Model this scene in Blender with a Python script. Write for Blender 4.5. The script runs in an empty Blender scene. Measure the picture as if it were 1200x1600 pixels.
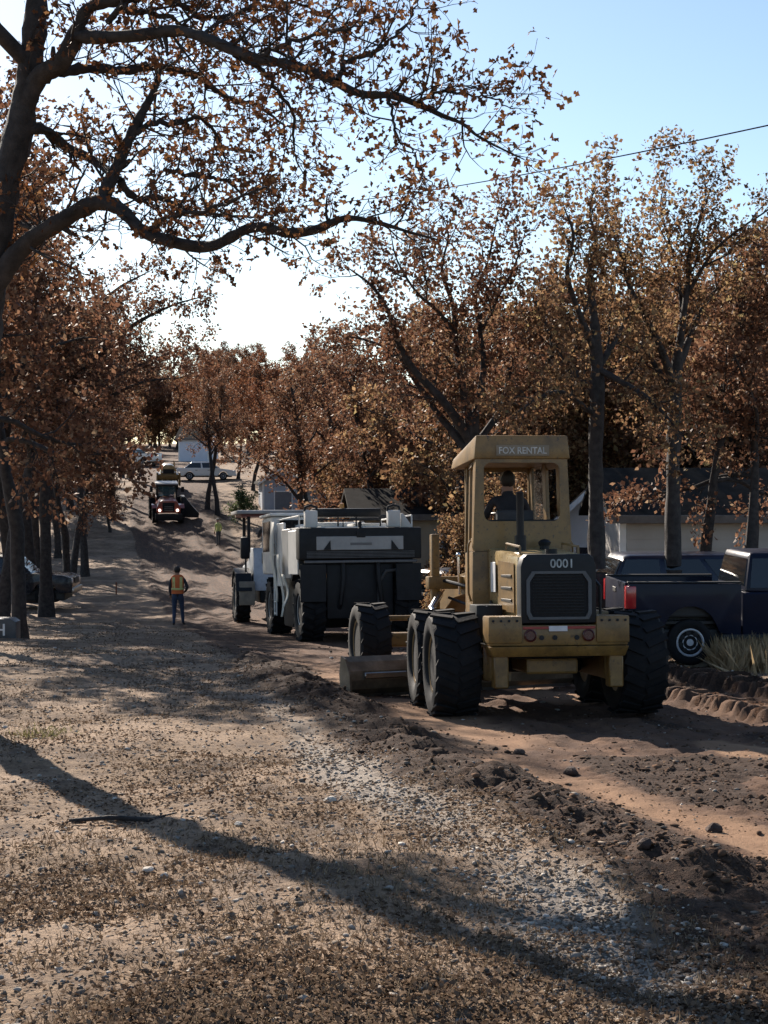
import bpy, bmesh, math, random
import numpy as np
from mathutils import Vector, Matrix

scene = bpy.context.scene
COL = scene.collection
R = math.radians
random.seed(7)

# ------------------------------------------------------------------ camera
EYE = 1.7
HORIZON = 740.0          # row of the eye level in the 1200 x 1600 photograph
FPX = 2400.0             # focal length in photograph pixels
cam_d = bpy.data.cameras.new('camera')
cam = bpy.data.objects.new('camera', cam_d)
COL.objects.link(cam)
cam_d.sensor_fit = 'VERTICAL'
cam_d.sensor_height = 24.0
cam_d.lens = 24.0 * FPX / 1600.0
cam_d.clip_start = 0.1
cam_d.clip_end = 3000.0
cam.location = (0, 0, EYE)
cam.rotation_euler = (R(90) - math.atan((800 - HORIZON) / FPX), 0, 0)
scene.camera = cam

# ------------------------------------------------------------------ sky, sun, exposure
SUN_AZ = 25.5            # degrees left of the view direction
SUN_EL = 28.0
world = bpy.data.worlds.new('World')
scene.world = world
world.use_nodes = True
wn = world.node_tree.nodes
wl = world.node_tree.links
bg = wn['Background']
sky = wn.new('ShaderNodeTexSky')
sky.sky_type = 'NISHITA'
sky.sun_disc = False
sky.sun_elevation = R(SUN_EL)
sky.sun_rotation = R(-SUN_AZ)
sky.altitude = 300
sky.air_density = 1.0
sky.dust_density = 0.35
sky.ozone_density = 1.6
wl.new(sky.outputs[0], bg.inputs[0])
bg.inputs[1].default_value = 0.072

sun_d = bpy.data.lights.new('sun', 'SUN')
sun_d.energy = 5.0
sun_d.angle = R(0.5)
sun_d.color = (1.0, 0.89, 0.77)
sun = bpy.data.objects.new('sun', sun_d)
COL.objects.link(sun)
to_sun = Vector((-math.sin(R(SUN_AZ)) * math.cos(R(SUN_EL)), math.cos(R(SUN_AZ)) * math.cos(R(SUN_EL)), math.sin(R(SUN_EL))))
sun.rotation_euler = to_sun.to_track_quat('Z', 'Y').to_euler()
sun.location = (-20, 40, 40)

scene.view_settings.view_transform = 'Standard'
scene.view_settings.look = 'None'
scene.view_settings.gamma = 1.0
scene.view_settings.use_curve_mapping = False
scene.view_settings.exposure = 1.15
scene.render.engine = 'CYCLES'
cy = scene.cycles
cy.use_denoising = True
cy.max_bounces = 6
cy.diffuse_bounces = 3
cy.glossy_bounces = 2
cy.transmission_bounces = 4
cy.transparent_max_bounces = 6
cy.caustics_reflective = False
cy.caustics_refractive = False
cy.sample_clamp_indirect = 4.0

# ------------------------------------------------------------------ node helpers and materials
def new_mat(name):
    m = bpy.data.materials.new(name)
    m.use_nodes = True
    return m, m.node_tree.nodes, m.node_tree.links, m.node_tree.nodes['Principled BSDF']

class NB:
    """small node builder"""
    def __init__(s, m): s.n = m.node_tree.nodes; s.l = m.node_tree.links
    def put(s, sock, v):
        if hasattr(v, 'is_linked') or hasattr(v, 'links'): s.l.new(v, sock)
        elif isinstance(v, tuple) and len(v) == 3 and sock.type == 'RGBA': sock.default_value = (*v, 1)
        else: sock.default_value = v
    def coord(s): return s.n.new('ShaderNodeTexCoord').outputs['Object']
    def noise(s, vec, scale, detail=3, rough=.55, out=0):
        n = s.n.new('ShaderNodeTexNoise'); n.inputs['Scale'].default_value = scale
        n.inputs['Detail'].default_value = detail; n.inputs['Roughness'].default_value = rough
        if vec is not None: s.l.new(vec, n.inputs['Vector'])
        return n.outputs[out]
    def ramp(s, fac, a, b, c0=0.0, c1=1.0):
        n = s.n.new('ShaderNodeMapRange'); n.clamp = True
        s.put(n.inputs[0], fac); n.inputs[1].default_value = a; n.inputs[2].default_value = b
        n.inputs[3].default_value = c0; n.inputs[4].default_value = c1
        return n.outputs[0]
    def mix(s, fac, a, b, mode='MIX'):
        n = s.n.new('ShaderNodeMix'); n.data_type = 'RGBA'; n.blend_type = mode
        s.put(n.inputs[0], fac); s.put(n.inputs[6], a); s.put(n.inputs[7], b)
        return n.outputs[2]
    def math(s, op, a, b=0.0):
        n = s.n.new('ShaderNodeMath'); n.operation = op; s.put(n.inputs[0], a); s.put(n.inputs[1], b)
        return n.outputs[0]
    def bump(s, h, strength=.3, dist=.02, normal=None):
        n = s.n.new('ShaderNodeBump'); n.inputs['Strength'].default_value = strength
        n.inputs['Distance'].default_value = dist; s.put(n.inputs['Height'], h)
        if normal is not None: s.l.new(normal, n.inputs['Normal'])
        return n.outputs[0]
    def attr(s, name, out='Fac'):
        n = s.n.new('ShaderNodeAttribute'); n.attribute_name = name
        return n.outputs[out]

MATS = {}
def pmat(name, base, rough=.5, metal=0.0, var=.25, scale=6.0, bump=.15, dust=.0, dustcol=(.34, .25, .18), coat=0.0, spec=.5, chips=0.0):
    if name in MATS: return MATS[name]
    m, n, l, p = new_mat(name)
    b = NB(m); c = b.coord()
    n1 = b.noise(c, scale, 4); n2 = b.noise(c, scale * 6.3, 3)
    dark = tuple(max(0, v * (1 - var)) for v in base); lite = tuple(min(1, v * (1 + var * .7)) for v in base)
    col = b.mix(b.ramp(n1, .3, .7), dark, lite)
    if chips > 0:
        n3 = b.noise(c, 17, 5, .75); col = b.mix(b.ramp(n3, .68 - chips, .75 - chips, 0, .9), col, (.03, .022, .018))
        n4 = b.noise(c, 2.3, 6, .78); col = b.mix(b.ramp(n4, .45, .66, 0, .85), col, tuple(v * .4 for v in base))
    if dust > 0:
        f = b.ramp(b.math('ADD', b.math('MULTIPLY', n1, .6), b.math('MULTIPLY', n2, .4)), .62 - .32 * dust, .8 - .2 * dust, 0, min(1, .35 + dust * .5))
        col = b.mix(f, col, dustcol)
        l.new(b.ramp(f, 0, 1, rough, min(1, rough + .3)), p.inputs['Roughness'])
    else:
        l.new(b.ramp(n2, .2, .8, max(.02, rough - .08), min(1, rough + .1)), p.inputs['Roughness'])
    l.new(col, p.inputs['Base Color'])
    p.inputs['Metallic'].default_value = metal
    p.inputs['Specular IOR Level'].default_value = spec
    p.inputs['Coat Weight'].default_value = coat
    p.inputs['Coat Roughness'].default_value = .08
    if bump > 0: l.new(b.bump(n2, bump, .01), p.inputs['Normal'])
    MATS[name] = m
    return m

def glass_mat(name, tint, rough=.05, alpha=.6):
    if name in MATS: return MATS[name]
    m, n, l, p = new_mat(name)
    p.inputs['Base Color'].default_value = (*tint, 1)
    p.inputs['Roughness'].default_value = rough
    p.inputs['Alpha'].default_value = alpha
    p.inputs['Specular IOR Level'].default_value = .6
    MATS[name] = m
    return m

def lamp_mat(name, col, strength):
    m, n, l, p = new_mat(name)
    p.inputs['Base Color'].default_value = (.8, .8, .78, 1)
    p.inputs['Emission Color'].default_value = (*col, 1)
    p.inputs['Emission Strength'].default_value = strength
    return m

def leaf_mat(name, cols, trans=.5, spec=.06):
    """cols: list of (position, colour); one leaf is one mesh island and takes one colour"""
    m, n, l, p = new_mat(name)
    b = NB(m)
    geo = n.new('ShaderNodeNewGeometry')
    cr = n.new('ShaderNodeValToRGB')
    e = cr.color_ramp.elements
    while len(e) < len(cols): e.new(.5)
    for i, (pos, c) in enumerate(cols):
        e[i].position = pos; e[i].color = (*c, 1)
    l.new(geo.outputs['Random Per Island'], cr.inputs[0])
    nz = b.noise(b.coord(), 1.1, 2)
    col = b.mix(b.ramp(nz, .35, .7, .0, .55), cr.outputs[0], b.mix(.5, cr.outputs[0], (.10, .055, .03)))
    p.inputs['Roughness'].default_value = .55
    p.inputs['Specular IOR Level'].default_value = spec
    l.new(col, p.inputs['Base Color'])
    tr = n.new('ShaderNodeBsdfTranslucent')
    l.new(b.mix(.35, col, (.42, .17, .05), 'ADD') if False else col, tr.inputs[0])
    ms = n.new('ShaderNodeMixShader'); ms.inputs[0].default_value = trans
    l.new(p.outputs[0], ms.inputs[1]); l.new(tr.outputs[0], ms.inputs[2])
    l.new(ms.outputs[0], n['Material Output'].inputs[0])
    return m

M_LEAF_NEAR = leaf_mat('oak_leaves_russet', [(0, (.055, .028, .017)), (.35, (.115, .05, .026)), (.6, (.175, .074, .034)), (.85, (.24, .112, .046)), (1, (.30, .16, .07))], .33)
M_LEAF_RUST = leaf_mat('oak_leaves_rust', [(0, (0.066, 0.037, 0.028)), (.3, (0.139, 0.066, 0.041)), (.6, (0.205, 0.101, 0.062)), (.85, (0.277, 0.155, 0.093)), (1, (0.348, 0.243, 0.153))], .42)
M_LEAF_TAN = leaf_mat('oak_leaves_tan', [(0, (0.088, 0.050, 0.032)), (.3, (0.181, 0.102, 0.056)), (.6, (0.263, 0.153, 0.083)), (.85, (0.362, 0.233, 0.122)), (1, (0.325, 0.257, 0.122))], .5)
M_LEAF_RED = leaf_mat('oak_leaves_red', [(0, (0.077, 0.034, 0.023)), (.4, (0.175, 0.070, 0.039)), (.75, (0.256, 0.111, 0.056)), (1, (0.328, 0.169, 0.090))], .42)
M_LEAF_GREEN = leaf_mat('evergreen_leaves', [(0, (.035, .06, .025)), (.5, (.08, .12, .05)), (1, (.17, .20, .10))], .35)
M_LITTER = leaf_mat('fallen_leaves', [(0, (.07, .048, .034)), (.5, (.13, .092, .065)), (.9, (.19, .135, .092)), (1, (.27, .20, .14))], .1, 0.0)
M_GRASS = leaf_mat('dry_grass', [(0, (.10, .073, .05)), (.4, (.18, .132, .088)), (.8, (.26, .193, .125)), (1, (.34, .26, .17))], .2, .02)
M_BARK = pmat('oak_bark', (.036, .031, .029), .95, var=.6, scale=9, bump=1.0)
# ------------------------------------------------------------------ object helpers
def link(o, parent=None):
    COL.objects.link(o)
    if parent is not None: o.parent = parent
    return o

def thing(name, label, cat, group=None):
    o = bpy.data.objects.new(name, None)
    o.empty_display_size = .2
    o['label'] = label; o['category'] = cat
    if group: o['group'] = group
    return link(o)

def tag(o, label, cat, group=None):
    o['label'] = label; o['category'] = cat
    if group: o['group'] = group
    return o

def obj(name, bm, mat, parent=None, smooth=None):
    me = bpy.data.meshes.new(name)
    bmesh.ops.recalc_face_normals(bm, faces=bm.faces[:])
    bm.to_mesh(me); bm.free()
    for m in (mat if isinstance(mat, (list, tuple)) else [mat]): me.materials.append(m)
    if smooth is not None:
        me.polygons.foreach_set('use_smooth', [True] * len(me.polygons))
        if smooth < 3: me.set_sharp_from_angle(angle=smooth)
    return link(bpy.data.objects.new(name, me), parent)

def np_mesh(name, V, F, mat, parent=None, smooth=False):
    """V (n,3) vertices, F (m,k) polygons with k corners each"""
    me = bpy.data.meshes.new(name)
    m, k = F.shape
    me.vertices.add(len(V)); me.vertices.foreach_set('co', np.asarray(V, np.float32).ravel())
    me.loops.add(m * k); me.loops.foreach_set('vertex_index', F.astype(np.int32).ravel())
    me.polygons.add(m); me.polygons.foreach_set('loop_start', np.arange(0, m * k, k, dtype=np.int32))
    me.update(calc_edges=True)
    if smooth: me.polygons.foreach_set('use_smooth', np.ones(m, bool))
    if mat: me.materials.append(mat)
    return link(bpy.data.objects.new(name, me), parent)

def B(): return bmesh.new()

def bx(bm, x0, x1, y0, y1, z0, z1, bev=.012, rot=None, mi=0):
    """box by its extents; rot = (axis, degrees) turns it about its own centre"""
    c = Vector(((x0 + x1) / 2, (y0 + y1) / 2, (z0 + z1) / 2))
    mtx = Matrix.Translation(c)
    if rot: mtx = mtx @ Matrix.Rotation(R(rot[1]), 4, rot[0])
    mtx = mtx @ Matrix.Diagonal((abs(x1 - x0), abs(y1 - y0), abs(z1 - z0), 1))
    r = bmesh.ops.create_cube(bm, size=1, matrix=mtx)
    es = {e for v in r['verts'] for e in v.link_edges}
    fs = {f for v in r['verts'] for f in v.link_faces}
    for f in fs: f.material_index = mi
    bev = min(bev, .45 * min(abs(x1 - x0), abs(y1 - y0), abs(z1 - z0)))
    if bev > .001: bmesh.ops.bevel(bm, geom=list(es), offset=bev, segments=2 if bev > .015 else 1, profile=.6, affect='EDGES')
    return bm

def prism(bm, pts, a, b, axis='X', bev=0.0):
    """polygon pts in the plane across axis, extruded from a to b along axis"""
    def mk(p, t):
        if axis == 'X': return (t, p[0], p[1])
        if axis == 'Y': return (p[0], t, p[1])
        return (p[0], p[1], t)
    v0 = [bm.verts.new(mk(p, a)) for p in pts]; v1 = [bm.verts.new(mk(p, b)) for p in pts]
    n = len(pts)
    f0 = bm.faces.new(v0); f1 = bm.faces.new(v1[::-1])
    for i in range(n): bm.faces.new((v0[i], v0[(i + 1) % n], v1[(i + 1) % n], v1[i]))
    if bev > 0:
        es = list(f0.edges) + list(f1.edges)
        bmesh.ops.bevel(bm, geom=es, offset=bev, segments=2, profile=.6, affect='EDGES')
    return bm

def hexa(bm, P, bev=0.0):
    """eight corners: four of the bottom, four of the top, same order"""
    v = [bm.verts.new(p) for p in P]
    fs = [bm.faces.new([v[i] for i in q]) for q in ((3, 2, 1, 0), (4, 5, 6, 7), (0, 1, 5, 4), (1, 2, 6, 5), (2, 3, 7, 6), (3, 0, 4, 7))]
    if bev > 0:
        es = {e for f in fs for e in f.edges}
        bmesh.ops.bevel(bm, geom=list(es), offset=bev, segments=2, profile=.6, affect='EDGES')
    return bm

def tube(bm, pts, r, n=10, cap=True):
    pts = [Vector(p) for p in pts]
    rs = r if isinstance(r, (list, tuple)) else [r] * len(pts)
    rings = []
    ref = None
    for i, p in enumerate(pts):
        d = (pts[min(i + 1, len(pts) - 1)] - pts[max(i - 1, 0)]).normalized()
        if ref is None: ref = Vector((0, 0, 1)) if abs(d.z) < .9 else Vector((1, 0, 0))
        u = d.cross(ref).normalized(); w = u.cross(d).normalized(); ref = w
        rings.append([bm.verts.new(p + (u * math.cos(2 * math.pi * k / n) + w * math.sin(2 * math.pi * k / n)) * rs[i]) for k in range(n)])
    for a, b in zip(rings, rings[1:]):
        for k in range(n): bm.faces.new((a[k], a[(k + 1) % n], b[(k + 1) % n], b[k]))
    if cap:
        bm.faces.new(rings[0][::-1]); bm.faces.new(rings[-1])
    return bm

def lathe(bm, prof, n=32, centre=(0, 0, 0), axis='X', closed=False):
    """prof: list of (along the axis, radius)"""
    c = Vector(centre); rings = []
    for a, r in prof:
        ring = []
        for k in range(n):
            t = 2 * math.pi * k / n; u, w = r * math.cos(t), r * math.sin(t)
            q = {'X': (a, u, w), 'Y': (u, a, w), 'Z': (u, w, a)}[axis]
            ring.append(bm.verts.new(c + Vector(q)))
        rings.append(ring)
    prs = list(zip(rings, rings[1:])) + ([(rings[-1], rings[0])] if closed else [])
    for a, b in prs:
        for k in range(n): bm.faces.new((a[k], a[(k + 1) % n], b[(k + 1) % n], b[k]))
    if not closed:
        if prof[0][1] > 1e-4: bm.faces.new(rings[0][::-1])
        if prof[-1][1] > 1e-4: bm.faces.new(rings[-1])
    return bm

def copy_tree(o, parent=None):
    c = o.copy(); COL.objects.link(c); c.parent = parent
    for ch in list(o.children): copy_tree(ch, c)
    return c

def lettering(name, text, mat, parent, centre, width, height, rotz=0.0, depth=.006):
    """raised letters in the x-z plane facing -y"""
    cu = bpy.data.curves.new(name, 'FONT'); cu.body = text; cu.extrude = .004; cu.align_x = 'CENTER'; cu.align_y = 'CENTER'
    cu.offset = .012; cu.resolution_u = 3
    t = bpy.data.objects.new(name, cu); COL.objects.link(t)
    bpy.context.view_layer.update()
    me = bpy.data.meshes.new_from_object(t.evaluated_get(bpy.context.evaluated_depsgraph_get()))
    bpy.data.objects.remove(t); bpy.data.curves.remove(cu)
    co = np.empty(len(me.vertices) * 3); me.vertices.foreach_get('co', co); co = co.reshape(-1, 3)
    lo, hi = co.min(0), co.max(0); mid = (lo + hi) / 2; sc = (hi - lo)
    out = np.stack([(co[:, 0] - mid[0]) / sc[0] * width, -(co[:, 2] - mid[2]) / max(sc[2], 1e-5) * depth, (co[:, 1] - mid[1]) / sc[1] * height], 1)
    me.vertices.foreach_set('co', out.astype(np.float32).ravel())
    me.materials.clear(); me.materials.append(mat)
    o = link(bpy.data.objects.new(name, me), parent); o.location = centre
    return o

# ------------------------------------------------------------------ terrain
_rs = np.random.RandomState(5)
_T = _rs.rand(256, 256)
def vn(x, y, f=1.0, s=0):
    """value noise 0..1"""
    x = np.asarray(x, float) * f + 37.3 * s; y = np.asarray(y, float) * f + 11.7 * s
    xi = np.floor(x).astype(int); yi = np.floor(y).astype(int)
    fx = x - xi; fy = y - yi; fx = fx * fx * (3 - 2 * fx); fy = fy * fy * (3 - 2 * fy)
    g = lambda i, j: _T[(xi + i) & 255, (yi + j) & 255]
    return (g(0, 0) * (1 - fx) + g(1, 0) * fx) * (1 - fy) + (g(0, 1) * (1 - fx) + g(1, 1) * fx) * fy

_py = np.array([-80, 0, 46, 58, 72, 88, 100, 112, 130, 140, 165, 200, 300, 700.])
_pz = np.array([4.9, .07, -2.87, -3.45, -3.85, -3.6, -2.95, -1.75, .55, 1.2, 2.8, 4.3, 7.5, 12.])
_ty = np.arange(-80, 700, .5)
_tz = np.interp(_ty, _py, _pz)
_k = np.hanning(25); _k /= _k.sum()
_tz = np.convolve(np.pad(_tz, 12, mode='edge'), _k, 'valid')
def prof(y): return np.interp(y, _ty, _tz)
_ly = np.array([-80, 0, 6, 10, 15, 23, 46, 70, 112, 165, 250, 700.])
_lx = np.array([14, 2.25, 1.42, .78, -.2, -1.65, -6.2, -10.6, -18.6, -26, -36, -80.])
_tx = np.interp(_ty, _ly, _lx); _k2 = np.hanning(17); _k2 /= _k2.sum()
_tx = np.convolve(np.pad(_tx, 8, mode='edge'), _k2, 'valid')
def road_left(y): return np.interp(y, _ty, _tx)
ROAD_W = 6.0

def gauss(u, c, w): return np.exp(-((u - c) / w) ** 2)
def sstep(a, b, x):
    t = np.clip((np.asarray(x, float) - a) / (b - a), 0, 1); return t * t * (3 - 2 * t)

def masks(u, y):
    x = u + road_left(y)
    wob = (vn(x, y, .7, 1) - .5) * .5 + (vn(x, y, 2.3, 2) - .5) * .25
    road = sstep(-.15, .25, u + wob * .5) * (1 - sstep(ROAD_W + .2, ROAD_W + 1.4, u + wob * 2))
    near = 1 - sstep(24, 34, y)
    wd = .42 + .42 * vn(x, y, .35, 40)
    soil = gauss(u + wob * 1.1, .34, wd) * (.35 + .65 * near) * sstep(0, .4, vn(x, y, 1.1, 4) + .1)
    soil = np.maximum(soil, .75 * road * sstep(.66, .8, vn(u * 1.3, y * .55, 1.0, 41)) * near)
    soil = np.maximum(soil, .8 * gauss(u + wob * .4, 6.6, .5)) * sstep(0, 3, y)
    pale = gauss(u + wob * .4, 1.25, .5) * sstep(.3, .62, vn(u * 2, y * .35, 1, 6) + .25) * near
    pale = np.maximum(pale, .7 * road * sstep(.58, .75, vn(u * 1.1, y * .3, 1.0, 44)) * sstep(.6, 1.2, u) * near)
    gravel = gauss(u + wob * .8, -.48, .34) * (.55 + .45 * sstep(.25, .6, vn(x, y, .45, 7))) * (1 - sstep(16, 24, y))
    return road, np.clip(soil, 0, 1), np.clip(pale, 0, 1), np.clip(gravel, 0, 1)

def height(x, y):
    x = np.asarray(x, float); y = np.asarray(y, float)
    u = x - road_left(y)
    road, soil, pale, gravel = masks(u, y)
    z = prof(y)
    verge = 1 - road
    fine = 1 - sstep(26, 40, y)
    z = z + verge * (.16 * (vn(x, y, .33, 3) - .5) + .07 * (vn(x, y, 1.4, 5) - .5) + fine * (.035 * (vn(x, y, 5, 8) - .5) + .018 * (vn(x, y, 16, 9) - .5)))
    z = z + road * (-.05 + .03 * (vn(u, y * .15, 1.6, 10) - .5) + fine * (.075 * (vn(x, y, 3.1, 11) - .5) + .04 * (vn(x, y, 11, 12) - .5)) * (1 - .8 * pale))
    wr = soil * (.35 + 1.1 * vn(x, y, 1.1, 13)) * gauss(u, .3, .9)
    z = z + wr * (.13 + fine * (.09 * (vn(x, y, 6, 14) - .4) + .05 * (vn(x, y, 17, 15) - .5)))
    # lugged tyre tracks in the loose soil along the far edge
    for c, hgt in ((5.05, .15), (6.35, .18)):
        band = sstep(.34, .22, np.abs(u - c)) * sstep(12, 15, y) * (1 - sstep(26, 29, y))
        s = y + .35 * np.abs(u - c) + .3 * vn(x, y, 1.7, 51) + .14 * vn(x, y, 6, 52)
        lug = sstep(-.25, .25, np.sin(s * 2 * math.pi / .27))
        z = z + band * (hgt * .25 + hgt * .85 * lug * (.6 + .6 * vn(x, y, 3, 16)))
    # ruts further down the road
    rut = road * sstep(40, 55, y) * (1 - sstep(110, 118, y))
    z = z + rut * (.05 * np.sin(u * 6.3) + .05 * np.abs(np.sin(u * 2.7 + .4)) + .03 * (vn(u * 3, y * .12, 1, 18) - .5))
    # gentle rise away from the road on both sides
    z = z + .02 * np.clip(-u - 4, 0, 40) + .012 * np.clip(u - 9, 0, 60)
    return z

def H(x, y): return float(height(np.array([x]), np.array([y]))[0])
def at(px, d): return (px - 600.0) / FPX * d
def zat(py, d): return EYE + (HORIZON - py) / FPX * d

def place(o, x, y, yaw=0.0, tilt=True, dz=0.0, span=1.5):
    """stand a thing on the ground: yaw in degrees, positive turns its nose to the left"""
    a = R(yaw); f = (-math.sin(a), math.cos(a)); r = (math.cos(a), math.sin(a))
    z = H(x, y)
    rx = ry = 0.0
    if tilt:
        rx = math.atan((prof(y + f[1] * span) - prof(y - f[1] * span)) / (2 * span))
        z = (z + float(prof(y))) / 2
    o.location = (x, y, z + dz); o.rotation_euler = (float(rx), ry, a)

def build_ground():
    ud = np.arange(-6.5, 8.5, .05)
    def grow(s, first, ratio, limit):
        out = [s]; st = first
        while abs(out[-1] - s) < limit: out.append(out[-1] + st); st *= ratio
        return np.array(out[1:])
    us = np.concatenate([grow(ud[0], -.07, 1.09, 420)[::-1], ud, grow(ud[-1], .07, 1.09, 460)])
    y0 = np.arange(4.4, 13, .035); y1 = np.arange(13, 28, .06)
    ys = np.concatenate([grow(y0[0], -.06, 1.2, 60)[::-1], y0, y1, grow(y1[-1], .065, 1.026, 640)])
    U, Y = np.meshgrid(us, ys)
    X = U + road_left(Y)
    Z = height(X, Y)
    road, soil, pale, gravel = masks(U, Y)
    V = np.stack([X, Y, Z], -1).reshape(-1, 3)
    nc = len(us); nr = len(ys)
    idx = np.arange(nr * nc).reshape(nr, nc)
    F = np.stack([idx[:-1, :-1], idx[:-1, 1:], idx[1:, 1:], idx[1:, :-1]], -1).reshape(-1, 4)
    cm = lambda a: (a[:-1, :-1] + a[1:, 1:]).ravel() / 2
    cls = np.zeros(len(F), int)
    cls[cm(road) > .5] = 1
    far = cm(Y) < 45
    cls[(cm(soil) > .42) & far] = 2
    AT = {'road': road, 'soil': soil, 'pale': pale, 'gravel': gravel, 'across': U}
    for c, name in enumerate(('ground', 'dirt_road', 'soil_windrow')):
        f = F[cls == c]
        use, inv = np.unique(f.ravel(), return_inverse=True)
        o = np_mesh(name, V[use], inv.reshape(-1, 4), M_GROUND, smooth=True)
        for k, a in AT.items():
            at_ = o.data.attributes.new(k, 'FLOAT', 'POINT')
            at_.data.foreach_set('value', a.ravel()[use].astype(np.float32))
        o['kind'] = 'structure'

def ground_material():
    m, n, l, p = new_mat('ground_soil_and_grass')
    b = NB(m); c = b.coord()
    road, soil, pale, gravel, acr = [b.attr(k) for k in ('road', 'soil', 'pale', 'gravel', 'across')]
    sep = n.new('ShaderNodeSeparateXYZ'); l.new(c, sep.inputs[0])
    cmb = n.new('ShaderNodeCombineXYZ'); l.new(acr, cmb.inputs[0]); l.new(b.math('MULTIPLY', sep.outputs[1], .14), cmb.inputs[1])
    lng = cmb.outputs[0]
    big = b.noise(c, .55, 4); mid = b.noise(c, 4.5, 4, .65); fin = b.noise(c, 34, 3, .7); grit = b.noise(c, 130, 2, .6)
    strk = b.noise(lng, 3.2, 5, .65)
    verge = b.mix(b.ramp(mid, .38, .62), (.135, .09, .058), (.262, .182, .116))
    verge = b.mix(b.ramp(big, .42, .56, 0, .85), verge, (.33, .235, .16))
    verge = b.mix(b.ramp(b.noise(c, 1.7, 4, .6), .52, .66, 0, .8), verge, (.10, .072, .055))
    verge = b.mix(b.ramp(fin, .45, .66, 0, .7), verge, (.085, .062, .048))
    verge = b.mix(b.ramp(grit, .62, .72, 0, .7), verge, (.34, .26, .185))
    dirt = b.mix(b.ramp(strk, .35, .65), (.07, .04, .026), (.165, .094, .057))
    dirt = b.mix(b.ramp(mid, .4, .62, 0, .75), dirt, (.095, .058, .042))
    dirt = b.mix(b.ramp(fin, .5, .7, 0, .4), dirt, (.09, .055, .04))
    rut_shade = b.noise(lng, 9.0, 3, .5); farm = b.ramp(sep.outputs[1], 38, 55)
    dirt = b.mix(b.math('MULTIPLY', b.ramp(rut_shade, .45, .58, 0, .8), farm), dirt, (.06, .042, .033))  # dark lengthwise bands put the shade between lit ridges into the far road
    dirt = b.mix(b.ramp(pale, .25, .6), dirt, b.mix(b.ramp(strk, .3, .7), (.20, .115, .068), (.29, .178, .107)))
    col = b.mix(b.ramp(b.math('ADD', road, b.math('MULTIPLY', b.math('SUBTRACT', mid, .5), .8)), .35, .65), verge, dirt)
    gcol = b.mix(b.ramp(fin, .35, .62), (.16, .14, .12), (.34, .31, .27))
    gcol = b.mix(b.ramp(grit, .5, .62), gcol, (.30, .25, .2))
    col = b.mix(b.ramp(b.math('ADD', gravel, b.math('MULTIPLY', b.math('SUBTRACT', mid, .5), .9)), .3, .75, 0, .8), col, gcol)
    scol = b.mix(b.ramp(fin, .35, .75), (.03, .02, .015), (.085, .05, .033))
    col = b.mix(b.ramp(b.math('ADD', soil, b.math('MULTIPLY', b.math('SUBTRACT', mid, .5), .9)), .25, .6), col, scol)
    l.new(col, p.inputs['Base Color'])
    p.inputs['Roughness'].default_value = .95
    p.inputs['Specular IOR Level'].default_value = .15
    h = b.math('ADD', b.math('MULTIPLY', fin, .7), b.math('MULTIPLY', grit, .35))
    l.new(b.bump(h, .75, .03), p.inputs['Normal'])
    return m
M_GROUND = ground_material()
build_ground()
# ------------------------------------------------------------------ trees
LEAF_LOBED_V = np.array([(0, 0, 0), (.20, .22, .05), (.11, .42, .02), (.34, .62, .1), (.14, .78, .03), (0, 1, -.05), (-.14, .78, .03), (-.34, .62, .1), (-.11, .42, .02), (-.20, .22, .05), (0, .45, -.03)])
LEAF_LOBED_F = np.array([(0, 1, 2, 10), (10, 2, 3, 4), (10, 4, 5, 5), (10, 6, 7, 8), (10, 8, 9, 0)])
LEAF_QUAD_V = np.array([(0, 0, 0), (.34, .5, .12), (0, 1, -.04), (-.34, .55, .12)])
LEAF_QUAD_F = np.array([(0, 1, 2, 3)])
LEAF_LOBED_T = np.array([(0, 1, 10), (1, 2, 10), (2, 3, 10), (3, 4, 10), (4, 5, 10), (5, 6, 10), (6, 7, 10), (7, 8, 10), (8, 9, 10), (9, 0, 10)])

def scatter_shapes(rs, pos, size, TV, TF, lean=None, spin=True, up=None):
    """one copy of a small shape per position: random turn, optional mean direction of its length"""
    n = len(pos)
    yd = rs.normal(size=(n, 3))
    if lean is not None: yd = yd * .75 + lean
    yd /= np.linalg.norm(yd, axis=1)[:, None] + 1e-9
    q = rs.normal(size=(n, 3)) if up is None else up
    xd = np.cross(yd, q); xd /= np.linalg.norm(xd, axis=1)[:, None] + 1e-9
    zd = np.cross(xd, yd)
    s = size[:, None, None]
    V = pos[:, None, :] + s * (TV[None, :, 0:1] * xd[:, None, :] + TV[None, :, 1:2] * yd[:, None, :] + TV[None, :, 2:3] * zd[:, None, :])
    F = TF[None] + (np.arange(n) * len(TV))[:, None, None]
    return V.reshape(-1, 3), F.reshape(-1, TF.shape[1])

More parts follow.
